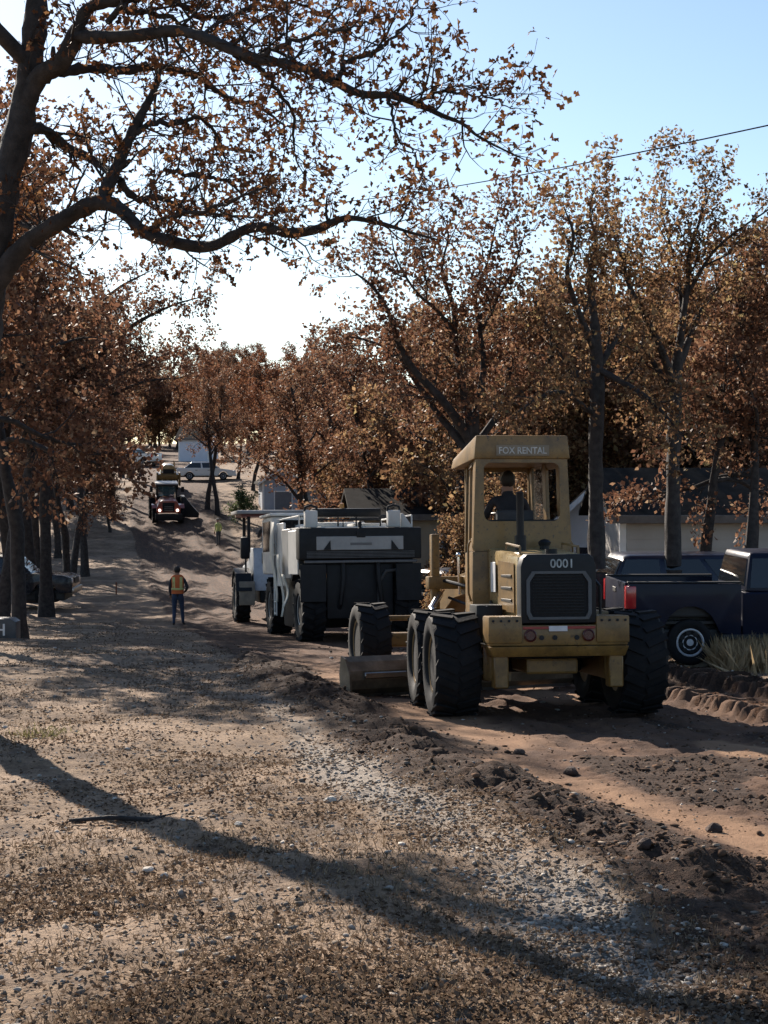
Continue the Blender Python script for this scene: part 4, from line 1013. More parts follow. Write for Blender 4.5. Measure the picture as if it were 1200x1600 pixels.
    obj('deck_rail', bm, M_BLK, g, R(40))
    bm = B(); tube(bm, [(-.95, .62, 2.74), (-.95, .62, 2.92), (-.3, .62, 2.9), (-.3, .62, 2.74)], .018, 8); obj('deck_handrail', bm, M_BLK, g, R(40))
    bm = B(); hexa(bm, [(1.1, .5, 2.71), (1.4, .5, 2.71), (1.42, .8, 2.71), (1.1, .8, 2.71), (1.1, .5, 3.05), (1.16, .5, 3.05), (1.16, .7, 3.05), (1.1, .7, 3.05)], .02); obj('corner_fairing', bm, M_WHT, g, R(40))
    # left side: service doors, ladder, cab
    for k, (ya, yb, z0, z1, m) in enumerate(((.52, 1.5, 1.6, 2.66, M_WHT), (1.56, 2.5, 1.5, 2.72, M_WHTD), (2.56, 3.4, 1.3, 2.9, M_WHT))):
        bm = B(); bx(bm, -1.47, -1.42, ya, yb, z0, z1, .015, ('Z', 4)); obj('side_door', bm, m, g, R(40))
    bm = B(); bx(bm, -1.5, -.3, 4.2, 6.1, 1.6, 3.12, .08); cb = obj('operator_cab', bm, M_WHT, g, R(40))
    bm = B(); bx(bm, -1.3, -.5, 4.182, 4.196, 2.3, 3.02, .01); obj('cab_window', bm, M_DARKGLASS, cb)
    bm = B(); bx(bm, -1.518, -1.504, 4.5, 5.8, 2.2, 3.0, .01); obj('cab_window', bm, M_DARKGLASS, cb)
    bm = B(); bx(bm, -1.56, -.24, 4.1, 6.2, 3.122, 3.2, .03); obj('cab_roof', bm, M_WHT, cb, R(40))
    bm = B()
    for y in (3.5, 3.85): tube(bm, [(-1.5, y, .55), (-1.5, y, 2.75)], .022, 8)
    for k in range(7): tube(bm, [(-1.5, 3.5, .6 + k * .3), (-1.5, 3.85, .6 + k * .3)], .018, 6)
    obj('ladder', bm, M_WHT, g, R(40))
    for s in (-1, 1):
        bm = B(); prism(bm, [(.05, 1.2), (.05, 1.58), (.3, 1.72), (1.4, 1.72), (1.55, 1.5), (1.5, 1.45), (1.32, 1.62), (.4, 1.62), (.15, 1.5), (.12, 1.2)], s * .86, s * 1.42, 'X'); obj('fender', bm, M_BLK, g)
    # white strips added to stand for sunlit streaks on the left side panels
    for k, (y, z0, z1, w) in enumerate(((3.55, .9, 2.95, .5), (2.4, .55, 2.1, .35), (1.7, .8, 1.6, .3))):
        bm = B(); n = 10; a = []
        for i in range(n + 1):
            t = i / n; zz = z1 + (z0 - z1) * t
            a.append([bm.verts.new((-1.55 - .07 * math.sin(t * 5 + k) - .03 * math.sin(j * 1.9), y + w * (j / 5 - .5) * (1 - .55 * t), zz)) for j in range(6)])
        for i in range(n):
            for j in range(5): bm.faces.new((a[i][j], a[i][j + 1], a[i + 1][j + 1], a[i + 1][j]))
        o = obj('lit_streak', bm, pmat('streak_white', (.7, .67, .58), .8, var=.2, scale=4), g, 4)
        md = o.modifiers.new('thickness', 'SOLIDIFY'); md.thickness = .012
    place(g, -.52, 36.2, 12.5, span=4)
reclaimer()

def canopy_tractor():
    g = thing('canopy_tractor', 'pale tractor under a flat canopy ahead of the reclaimer', 'tractor')
    for s in (-1, 1):
        wheel(g, s * .95, 0, .78, .46, .4, M_WHTD, s, lugs=16, lug_h=.05)
        wheel(g, s * .85, 2.7, .5, .3, .27, M_WHTD, s, lugs=16, lug_h=.03)
    bm = B(); bx(bm, -.4, .4, -.4, 3.2, .6, 1.2, .05); obj('chassis', bm, M_BLK, g)
    bm = B(); prism(bm, [(-.5, 1.0), (-.5, 2.1), (-.3, 2.35), (.9, 2.35), (1.1, 1.9), (3.2, 1.75), (3.3, 1.0)], -.62, .62, 'X', .05); obj('body', bm, pmat('pale_blue_white_paint', (.5, .53, .56), .4, var=.15, dust=.15), g, R(40))
    bm = B(); bx(bm, -.35, -.02, -.53, -.505, 1.85, 2.2, .03); obj('rear_panel', bm, M_BLK, g)
    bm = B(); bx(bm, -1.1, -.6, -.8, -.4, .55, 1.3, .03); obj('tool_box', bm, pmat('tan_grey_box', (.24, .21, .16), .6, dust=.2), g, R(40))
    bm = B(); bx(bm, -1.15, 1.15, -.7, 1.5, 3.42, 3.54, .04); obj('canopy', bm, M_WHTD, g, R(40))
    bm = B(); bx(bm, -1.0, 1.0, -.6, 1.4, 3.34, 3.42, .02); obj('canopy_liner', bm, pmat('rust_red_liner', (.16, .05, .04), .6), g)
    for x in (-.75, .75):
        for y in (-.4, 1.2):
            bm = B(); bx(bm, x - .05, x + .05, y - .05, y + .05, 2.2, 3.36, .01); obj('canopy_post', bm, M_BLK, g)
    bm = B(); bx(bm, -1.02, -.72, -.5, -.3, 2.0, 2.7, .08); tube(bm, [(-.85, -.4, 1.4), (-.85, -.4, 2.0)], .03, 8); obj('air_filter', bm, M_BLK, g, R(40))
    bm = B(); bx(bm, -.3, .2, -.1, .1, 2.3, 2.75, .06); bx(bm, -.3, .2, 0, .5, 2.3, 2.42, .04); obj('seat', bm, M_SEAT, g, R(40))
    for s in (-1, 1):
        bm = B(); prism(bm, [(-.85, 1.0), (-.6, 1.55), (0, 1.72), (.6, 1.6), (.85, 1.1), (.8, 1.08), (.55, 1.52), (0, 1.64), (-.55, 1.48), (-.8, 1.0)], s * .7, s * 1.2, 'X'); obj('fender', bm, M_BLK, g)
    place(g, at(424, 49), 49, 10.5, span=2)
    return g
CANOPY = canopy_tractor()

M_REDM = pmat('red_machine_paint', (.32, .06, .035), .35, var=.25, scale=3, bump=.05, dust=.12, dustcol=(.3, .2, .15), coat=.3)
def red_tractor():
    g = thing('red_tractor', 'red cab tractor driving towards us with its headlights on', 'tractor')
    for s in (-1, 1):
        wheel(g, s * .92, 0, .62, .40, .34, M_WHTD, s, lugs=16, lug_h=.04)
        wheel(g, s * 1.0, -2.7, .82, .5, .42, M_WHTD, s, lugs=16, lug_h=.05)
    bm = B(); prism(bm, [(-.85, .85), (.85, .85), (.85, 1.25), (.62, 1.62), (.42, 1.75), (-.42, 1.75), (-.62, 1.62), (-.85, 1.25)], -1.4, 1.0, 'Y', .05); obj('hood', bm, M_REDM, g, R(40))
    bm = B(); bx(bm, -.43, .43, .99, 1.03, .95, 1.6, .03); gr = obj('grille', bm, M_BLK, g)
    for k in range(3):
        bm = B(); bx(bm, -.3, .3, 1.032, 1.045, 1.0 + k * .14, 1.04 + k * .14, .005); obj('grille_bar', bm, M_STEEL, gr)
    LM = lamp_mat('lit_headlight', (1, .95, .85), 1.4)
    for s in (-1, 1):
        bm = B(); lathe(bm, [(0, .1), (.05, .1), (.07, .06), (.075, .001)], 16, (s * .63, 1.0, 1.05), 'Y'); obj('headlight', bm, LM, g, R(40))
        bm = B(); prism(bm, [(-.55, 1.28), (-.35, 1.36), (.3, 1.36), (.6, 1.2), (.62, 1.15), (.3, 1.3), (-.35, 1.3)], s * .7, s * 1.16, 'X'); obj('fender', bm, M_REDM, g)
        bm = B(); bx(bm, s * 1.02, s * 1.24, -1.2, -1.15, 2.1, 2.5, .03); tube(bm, [(s * .75, -1.3, 2.3), (s * 1.1, -1.17, 2.3)], .02, 6); obj('mirror', bm, M_BLK, g)
    bm = B(); bx(bm, -.95, .95, 1.05, 1.35, .35, .82, .05); obj('front_weight', bm, M_BLK, g, R(40))
    inn = rounded_rect(-.62, .62, 1.8, 2.5, .08); out = outer_like(inn, -.78, .78, -.7, .7, 1.5, 2.6)
    bm = B(); frame_wall(bm, out, inn, -1.55, -1.45); obj('cab_front_frame', bm, M_BLK, g, R(40))
    bm = B(); bx(bm, -.66, .66, -1.512, -1.5, 1.75, 2.55, 0); obj('windscreen', bm, glass_mat('teal_windscreen', (.05, .11, .12), .05, .6), g)
    bm = B(); bx(bm, -.78, .78, -2.95, -1.56, 1.0, 1.7, .04); obj('cab_body', bm, M_REDM, g, R(40))
    for s in (-1, 1):
        for y in (-2.9, -2.2): bm = B(); bx(bm, s * .66, s * .74, y, y + .09, 1.7, 2.6, .01); obj('cab_post', bm, M_BLK, g)
    bm = B(); bx(bm, -.82, .82, -3.05, -1.35, 2.605, 2.72, .04); obj('cab_roof', bm, M_WHTD, g, R(40))
    bm = B(); tube(bm, [(-.52, -.3, 1.7), (-.52, -.3, 2.05)], .06, 10); tube(bm, [(-.52, -.3, 2.05), (-.52, -.3, 2.2)], .04, 10); obj('exhaust_stack', bm, M_CHROME, g, R(40))
    bm = B(); bx(bm, -.25, .25, -2.4, -2.2, 1.7, 2.4, .06); obj('seat', bm, M_SEAT, g, R(40))
    # wide dark sloping block on the right-hand side of the picture
    bm = B(); prism(bm, [(-1.05, .25), (-2.3, .2), (-2.35, .5), (-1.75, 1.15), (-1.3, 1.75), (-1.05, 1.75)], -2.3, -1.2, 'Y', .03); obj('dark_side_wedge', bm, M_BLK, g, R(40))
    place(g, at(262, 111), 111, 191, span=2)
    # an uphill road: nose (now towards us) points down the slope
    return g
red_tractor()

def yellow_roller():
    g = thing('pneumatic_roller', 'small yellow roller on the hill behind the red tractor', 'roller')
    for k in range(4):
        x = -.66 + k * .44
        wheel(g, x, 0, .42, .3, .22, M_YEL, 1, lugs=14, lug_h=.01, hub=False); wheel(g, x, -2.3, .42, .3, .22, M_YEL, 1, lugs=14, lug_h=.01, hub=False)
    bm = B(); bx(bm, -.86, .86, -2.6, .35, .86, 1.3, .06); obj('chassis', bm, M_YEL, g, R(40))
    bm = B(); prism(bm, [(-.66, 1.3), (.66, 1.3), (.64, 1.7), (.46, 2.0), (.25, 2.1), (-.25, 2.1), (-.46, 2.0), (-.64, 1.7)], -1.3, .3, 'Y', .06); obj('hood', bm, M_YELT, g, R(40))
    bm = B(); bx(bm, -.45, .45, .3, .315, 1.35, 1.75, .01); obj('grille', bm, M_BLK, g)
    for s in (-1, 1):
        bm = B(); bx(bm, s * .87, s * 1.0, -.5, .45, .35, 1.45, .03); obj('side_guard', bm, M_YEL, g, R(40))
        bm = B(); lathe(bm, [(0, .07), (.04, .07), (.05, .001)], 12, (s * .52, .3, 1.5), 'Y'); obj('lamp', bm, M_HEADL, g)
        for y in (-2.4, -1.4): bm = B(); tube(bm, [(s * .6, y, 1.3), (s * .58, y, 2.2)], .035, 8); obj('roll_bar_post', bm, M_YEL, g)
    bm = B(); bx(bm, -.25, .25, -2.1, -1.8, 1.3, 1.9, .05); obj('seat', bm, M_SEAT, g, R(40))
    place(g, at(263, 129), 129, 191, span=2)
yellow_roller()

# ------------------------------------------------------------------ road vehicles
def arch(cy, r, z0, n=9):
    """points of a wheel arch from rear to front"""
    a0 = math.asin(min(.95, max(-.95, 0)))
    return [(cy - r * math.cos(math.pi * k / n), z0 + r * math.sin(math.pi * k / n)) for k in range(n + 1)]

def quad_pane(P, off, shrink, nrm):
    c = sum((Vector(p) for p in P), Vector()) / len(P); bm = B()
    nv = Vector(nrm).normalized()
    a = [bm.verts.new(c + (Vector(p) - c) * shrink + nv * off) for p in P]
    b_ = [bm.verts.new(v.co - nv * .02) for v in a]
    n = len(P); bm.faces.new(a); bm.faces.new(b_[::-1])
    for i in range(n): bm.faces.new((a[i], b_[i], b_[(i + 1) % n], a[(i + 1) % n]))
    return bm

def vehicle(name, label, paint, kind, rim=M_ALLOY, group=None):
    """y forward, origin on the ground under the rear bumper"""
    g = thing(name, label, {'pickup': 'pickup truck', 'suv': 'car', 'sedan': 'car'}[kind], group)
    if kind == 'pickup': L, W, ra, fa, wr, belt, sill = 5.75, 1.98, 1.08, 4.72, .385, 1.20, .5
    elif kind == 'suv': L, W, ra, fa, wr, belt, sill = 4.75, 1.86, .95, 3.72, .36, 1.08, .42
    else: L, W, ra, fa, wr, belt, sill = 4.75, 1.82, 1.05, 3.75, .325, .92, .32
    hw = W / 2; ar = wr + .09
    low = lambda: [(.06, sill)] + arch(ra, ar, sill) + arch(fa, ar, sill) + [(L - .05, sill)]
    if kind == 'pickup':
        # bed: two sides, floor, front wall, tailgate
        for s in (-1, 1):
            bm = B(); prism(bm, [(.06, sill + .05)] + arch(ra, ar, sill + .04) + [(1.93, sill), (1.93, 1.36), (.04, 1.37)], s * (hw - .09), s * hw, 'X', .02); obj('bed_side', bm, paint, g, R(35))
            bm = B(); bx(bm, s * (hw - .11), s * (hw + .005), .03, 1.93, 1.372, 1.40, .01); obj('bed_rail_cap', bm, M_ALLOY if False else M_PLASTIC, g)
            bm = B(); bx(bm, s * (hw - .14), s * (hw + .012), -.012, .17, .95, 1.33, .03); obj('tail_light', bm, M_TAIL, g, R(40))
        for s in (-1, 1):
            bm = B(); bx(bm, s * (hw - .34), s * (hw - .093), ra - .52, ra + .52, .80, 1.02, .03); bx(bm, s * (hw - .34), s * (hw - .275), ra - .52, ra + .52, .35, .81, .01); obj('wheel_well', bm, M_PLASTIC, g)
        bm = B(); bx(bm, -hw + .1, hw - .1, .05, 1.9, .68, .74, .01); obj('bed_floor', bm, M_PLASTIC, g)
        bm = B(); bx(bm, -hw + .145, hw - .145, 0, .06, .68, 1.38, .02); tg = obj('tailgate', bm, paint, g, R(40))
        bm = B(); bx(bm, -.13, .13, -.012, -.002, 1.17, 1.25, .01); obj('handle', bm, M_PLASTIC, tg)
        bm = B(); bx(bm, -hw, hw, -.16, .05, .48, .66, .04); obj('rear_bumper', bm, M_STEEL, g, R(40))
        bm = B(); prism(bm, [(1.95, sill)] + arch(fa, ar, sill) + [(L - .03, sill), (L, .8), (L - .06, 1.08), (L - .35, 1.17), (4.1, belt + .04), (1.95, belt + .02)], -hw, hw, 'X', .035); obj('body', bm, paint, g, R(35))
        gy = (2.0, 4.25, 2.12, 3.55); rz = 1.87
    else:
        if kind == 'suv': top = [(L, .75), (L - .08, .95), (L - .5, 1.03), (3.55, belt + .02), (.1, belt + .03), (0, .95), (.0, .6)]; gy = (.12, 3.6, .42, 2.75); rz = 1.72
        else: top = [(L, .6), (L - .1, .74), (L - .6, .84), (3.5, belt), (.75, belt + .04), (.1, .98), (0, .8), (.0, .5)]; gy = (.55, 3.55, 1.25, 2.7); rz = 1.45
        bm = B(); prism(bm, low() + top, -hw, hw, 'X', .05); obj('body', bm, paint, g, R(35))
        for s in (-1, 1):
            bm = B(); bx(bm, s * (hw - .25), s * (hw - .02), -.015, .12, belt - .22, belt - .06, .03); obj('tail_light', bm, M_TAIL, g, R(40))
        bm = B(); bx(bm, -hw + .05, hw - .05, -.06, .1, sill, sill + .22, .05); obj('rear_bumper', bm, paint, g, R(40))
    # greenhouse
    wb, wt = hw - .05, hw - .22
    zb = belt + (.015 if kind != 'sedan' else -.01)
    P = [(-wb, gy[0], zb), (wb, gy[0], zb), (wb, gy[1], zb), (-wb, gy[1], zb), (-wt, gy[2], rz), (wt, gy[2], rz), (wt, gy[3], rz), (-wt, gy[3], rz)]
    bm = B(); hexa(bm, P, .17 if kind == 'suv' else .09); cab_ = obj('cabin', bm, paint, g, R(50))
    lerp = lambda a, b, t: tuple(Vector(a).lerp(Vector(b), t))
    for s, (i, j, k, l_) in ((1, (1, 2, 6, 5)), (-1, (0, 3, 7, 4))):
        cuts = (.03, .48, .52, .96) if kind != 'suv' else (.03, .3, .33, .62, .65, .97)
        for a, b_ in zip(cuts[::2], cuts[1::2]):
            lo0, lo1 = lerp(P[i], P[j], a), lerp(P[i], P[j], b_); hi0, hi1 = lerp(P[l_], P[k], a), lerp(P[l_], P[k], b_)
            q = [lerp(lo0, hi0, .1), lerp(lo1, hi1, .1), lerp(lo1, hi1, .86), lerp(lo0, hi0, .86)]
            obj('side_window', quad_pane(q, .006, .97, (s, 0, .25)), M_DARKGLASS, cab_)
    fr = [lerp(P[3], P[7], .08), lerp(P[2], P[6], .08), lerp(P[2], P[6], .9), lerp(P[3], P[7], .9)]
    obj('windscreen', quad_pane(fr, .006, .93, (0, rz - zb, gy[1] - gy[3])), M_DARKGLASS, cab_)
    rr = [lerp(P[0], P[4], .12), lerp(P[1], P[5], .12), lerp(P[1], P[5], .88), lerp(P[0], P[4], .88)]
    obj('rear_window', quad_pane(rr, .006, .9, (0, -(rz - zb), gy[2] - gy[0])), M_DARKGLASS, cab_)
    for s in (-1, 1):
        for y in (ra, fa):
            wheel_car(g, s * (hw - .13), y, wr, .25, wr * .60, rim, s)
        bm = B(); bx(bm, s * (hw - .02), s * (hw + .19), gy[1] - .55, gy[1] - .45, zb + .02, zb + .2, .03); obj('mirror', bm, paint, g, R(40))
        bm = B(); bx(bm, s * (hw - .3), s * (hw - .04), L - .14, L - .01, belt - .32, belt - .14, .03); obj('headlight', bm, M_HEADL, g, R(40))
        for y in (gy[0] + .95, gy[0] + 1.95):
            bm = B(); bx(bm, s * hw, s * (hw + .025), y, y + .2, belt - .16, belt - .12, .008); obj('door_handle', bm, M_PLASTIC, g)
        bm = B(); bx(bm, s * (hw - .02), s * (hw + .03), ra + ar + .05, fa - ar - .05, sill - .06, sill + .02, .01); obj('sill_trim', bm, M_PLASTIC, g)
    bm = B(); bx(bm, -hw + .12, hw - .12, .3, L - .3, .22, sill + .1, .05); obj('underbody', bm, M_PLASTIC, g)
    bm = B(); bx(bm, -hw + .04, hw - .04, L - .1, L + .07, sill - .02, sill + .2, .05); obj('front_bumper', bm, paint if kind != 'pickup' else M_STEEL, g, R(40))
    bm = B(); bx(bm, -.45, .45, L - .06, L + .012, belt - .38, belt - .14, .03); obj('grille', bm, M_PLASTIC, g)
    return g

def wheel_car(parent, x, y, r, w, rimr, rim_mat, side):
    h = w / 2; sg = side
    bm = B()
    # dish with eight round holes shown as dark pockets
    lathe(bm, [(-h * .8, rimr), (h * .7, rimr), (h * .86, rimr * 1.02), (h * .9, rimr * .94), (h * .7, rimr * .84), (h * .76, rimr * .5), (h * .62, rimr * .3), (h * .8, rimr * .24), (h * .8, .001)], 32, axis='X')
    if sg < 0: bmesh.ops.scale(bm, vec=(-1, 1, 1), verts=bm.verts)
    wo = obj('wheel', bm, rim_mat, parent, R(35)); wo.location = (x, y, r)
    bm = B(); lathe(bm, [(-h * .75, rimr), (-h, rimr * 1.2), (-h, r * .9), (-h * .8, r * .985), (0, r), (h * .8, r * .985), (h, r * .9), (h, rimr * 1.2), (h * .75, rimr)], 36, axis='X'); obj('tyre', bm, M_RUB, wo, R(40))
    for k in range(8):
        a = k * math.pi / 4 + .2; bm = B(); lathe(bm, [(0, rimr * .17), (sg * .012, rimr * .17), (sg * .013, .001)], 12, (sg * h * .74, rimr * .67 * math.cos(a), rimr * .67 * math.sin(a))); obj('rim_hole', bm, M_BLK, wo)
    return wo

tk = vehicle('pickup_truck', 'dark navy pickup parked side-on at the right, red tail light showing', M_NAVY, 'pickup')
place(tk, at(963, 26.2), 26.35, -87.5, tilt=False, dz=.08)
v = vehicle('parked_suv', 'dark blue rounded car parked behind the navy pickup bed', M_INDIGO, 'suv')
place(v, at(934, 30.2), 30.6, -86, tilt=False, dz=.26)
v = vehicle('parked_suv', 'dark blue car half hidden between the reclaimer and the grader', M_INDIGO, 'suv')
place(v, at(650, 41) + .2, 41.5, -52, tilt=False)
v = vehicle('pickup_truck', 'dark pickup parked under the oaks at the left', M_DARKCAR, 'pickup')
place(v, at(114, 58) - 5.7, 58.2, -88, tilt=False)
v = vehicle('parked_sedan', 'white sedan parked across the far end of the road', M_WHITECAR, 'sedan')
place(v, at(276, 139), 139, -84, tilt=False, dz=.05)
v.scale = (1.12, 1.12, 1.12)
v = vehicle('pickup_truck', 'far white pickup at the top of the road', M_WHITECAR, 'pickup')
place(v, at(246, 160), 160, 65, tilt=False)
# ------------------------------------------------------------------ houses
M_SIDING = pmat('grey_tan_siding', (.40, .375, .34), .8, var=.12, scale=1.5, bump=.15)
M_WSIDING = pmat('white_siding', (.68, .66, .62), .7, var=.08, scale=1.5, bump=.1)
M_TANWALL = pmat('tan_wall', (.40, .33, .24), .8, var=.12, scale=1.5, bump=.1)
M_BLUEWALL = pmat('pale_blue_white_wall', (.56, .60, .68), .7, var=.08, scale=1, bump=.1)
M_GREYWALL = pmat('blue_grey_wall', (.32, .35, .40), .7, var=.1, scale=1, bump=.1)
M_ROOF = pmat('dark_shingle_roof', (.024, .023, .022), 1.0, var=.35, scale=4, bump=.4, spec=.05)
M_ROOFB = pmat('brown_shingle_roof', (.07, .055, .046), 1.0, var=.35, scale=4, bump=.4, spec=.05)
M_TRIM = pmat('white_trim', (.72, .71, .68), .6, var=.08, bump=.03)
M_DOOR = pmat('grey_door', (.14, .14, .15), .6, var=.15)

def house(label, x, y, yaw, w, dp, hw_, rise, wall, roof, gable_front=False, openings=(), name='house'):
    """w along local x, dp along y; front faces -y; ridge along x, or along y when gable_front"""
    g = thing(name, label, 'house')
    bm = B()
    if gable_front: prism(bm, [(-w / 2, -.5), (w / 2, -.5), (w / 2, hw_), (0, hw_ + rise - .06), (-w / 2, hw_)], 0, dp, 'Y')
    else: prism(bm, [(0, -.5), (dp, -.5), (dp, hw_), (dp / 2, hw_ + rise - .06), (0, hw_)], -w / 2, w / 2, 'X')
    wl_ = obj('wall', bm, wall, g)
    ov = .35; th = .12
    bm = B()
    if gable_front:
        k = rise / (w / 2)
        prism(bm, [(-w / 2 - ov, hw_ - ov * k), (0, hw_ + rise), (w / 2 + ov, hw_ - ov * k), (w / 2 + ov, hw_ - ov * k + th), (0, hw_ + rise + th), (-w / 2 - ov, hw_ - ov * k + th)], -ov, dp + ov, 'Y')
    else:
        k = rise / (dp / 2)
        prism(bm, [(-ov, hw_ - ov * k), (dp / 2, hw_ + rise), (dp + ov, hw_ - ov * k), (dp + ov, hw_ - ov * k + th), (dp / 2, hw_ + rise + th), (-ov, hw_ - ov * k + th)], -w / 2 - ov, w / 2 + ov, 'X')
    rf = obj('roof', bm, roof, g)
    bm = B()
    if gable_front:
        for s in (-1, 1):
            prism(bm, [(s * (w / 2 + ov), hw_ - ov * k - .06), (0, hw_ + rise - .06), (0, hw_ + rise + th + .01), (s * (w / 2 + ov), hw_ - ov * k + th + .01)], -ov - .03, -ov - .002, 'Y')
        obj('barge_board', bm, M_TRIM, rf)
    else:
        bx(bm, -w / 2 - ov, w / 2 + ov, -ov - .05, -ov - .002, hw_ - ov * k - .08, hw_ - ov * k + th, .01); obj('fascia', bm, pmat('grey_fascia', (.12, .11, .10), .7), rf)
    for s in (-1, 1):
        bm = B(); bx(bm, s * (w / 2 - .14), s * (w / 2 + .02), -.025, .1, -.4, hw_ - .02, .005); obj('corner_board', bm, M_TRIM, g)
    for (a, b_, z0, z1, kind_) in openings:
        bm = B(); bx(bm, a - .08, b_ + .08, -.05, -.002, z0 - .08, z1 + .08, .01); f = obj('door' if kind_ == 'door' else 'window', bm, M_TRIM, g)
        bm = B(); bx(bm, a, b_, -.064, -.052, z0, z1, .004); obj('door_leaf' if kind_ == 'door' else 'pane', bm, M_DOOR if kind_ == 'door' else M_DARKGLASS, f)
        if kind_ == 'door':
            bm = B(); bmesh.ops.create_icosphere(bm, subdivisions=1, radius=.04, matrix=Matrix.Translation((b_ - .12, -.09, (z0 + z1) / 2))); obj('handle', bm, M_STEEL, f)
        else:
            bm = B(); bx(bm, a, b_, -.075, -.066, (z0 + z1) / 2 - .02, (z0 + z1) / 2 + .02, 0); obj('glazing_bar', bm, M_TRIM, f)
    g.location = (x, y, H(x, y) - .05); g.rotation_euler = (0, 0, R(yaw))
    return g

d = 37.5
h1 = house('long low grey-tan house behind the pickup and oaks on the right', at(947, d) + 6.3, d, 3, 12, 3.4, 3.15, .95, M_SIDING, M_ROOF, openings=((2.6, 3.6, .9, 2.0, 'window'), (.5, 1.4, .0, 2.05, 'door'), (-2.0, -.9, 1.0, 2.0, 'window')))
h1.location.z += zat(799, d) - (h1.location.z + 3.15)
for k in range(13):
    bm = B(); hexa(bm, [(-5.85, -.034, k * .235 - .1), (5.85, -.034, k * .235 - .1), (5.85, -.003, k * .235 - .1), (-5.85, -.003, k * .235 - .1), (-5.85, -.012, k * .235 + .13), (5.85, -.012, k * .235 + .13), (5.85, -.003, k * .235 + .13), (-5.85, -.003, k * .235 + .13)])
    obj('siding_board', bm, M_SIDING, h1)
d = 43
h2 = house('white gabled house with a sunlit side just right of the grader cab', at(912, d) + .2, d, -7, 2.6, 3.5, 2.4, 1.2, M_WSIDING, M_ROOF, True, openings=((-.4, .4, 1.0, 2.0, 'window'),))
h2.location.z += zat(766, d) - (h2.location.z + 3.6)
d = 50
h3 = house('tan shed with a dark sloping roof right of the reclaimer', at(672, d), d, 6, 4.6, 4, 2.75, .7, M_TANWALL, M_ROOF, openings=((.4, 1.2, .0, 2.0, 'door'),))
h3.location.z += zat(803, d) - (h3.location.z + 2.75)
d = 116
h4 = house('blue-grey gabled house with a dark garage door beyond the reclaimer', at(440, d), d, 8, 2.9, 5, 3.0, .95, M_GREYWALL, M_ROOF, True, openings=((-.5, .75, .6, 2.2, 'door'),))
h4.location.z += zat(752, d) - (h4.location.z + 3.0)
d = 172
h5 = house('tall pale bluish-white building at the far end of the road', at(279, d) + 1.7, d, -4, 3.4, 6, 5.4, 1.4, M_BLUEWALL, M_ROOF, False, openings=((-.2, .6, 1.4, 2.6, 'window'),))
h5.location.z += zat(684, d) - (h5.location.z + 5.4)

# ------------------------------------------------------------------ people
M_SKIN = pmat('skin', (.36, .2, .13), .6, var=.1, bump=.02)
M_JEANS = pmat('blue_jeans', (.03, .045, .085), .85, var=.25, scale=9)
M_DARKCLOTH = pmat('dark_work_clothes', (.025, .025, .03), .85, var=.3, scale=9)
M_GREYCLOTH = pmat('dark_grey_trousers', (.06, .06, .065), .85, var=.25, scale=9)
M_LIME = pmat('lime_shirt', (.46, .50, .16), .8, var=.12, scale=8)
M_ORANGE = pmat('orange_mesh_vest', (.62, .14, .035), .75, var=.12, scale=8)
M_LIMEBAND = pmat('lime_vest_band', (.58, .58, .22), .6, var=.1, scale=8)
M_HAIR = pmat('dark_hair', (.02, .014, .01), .6, var=.4, scale=30, bump=.4)
M_BOOT = pmat('work_boots', (.05, .035, .025), .8)
M_CAP = pmat('tan_cap', (.30, .24, .18), .8)

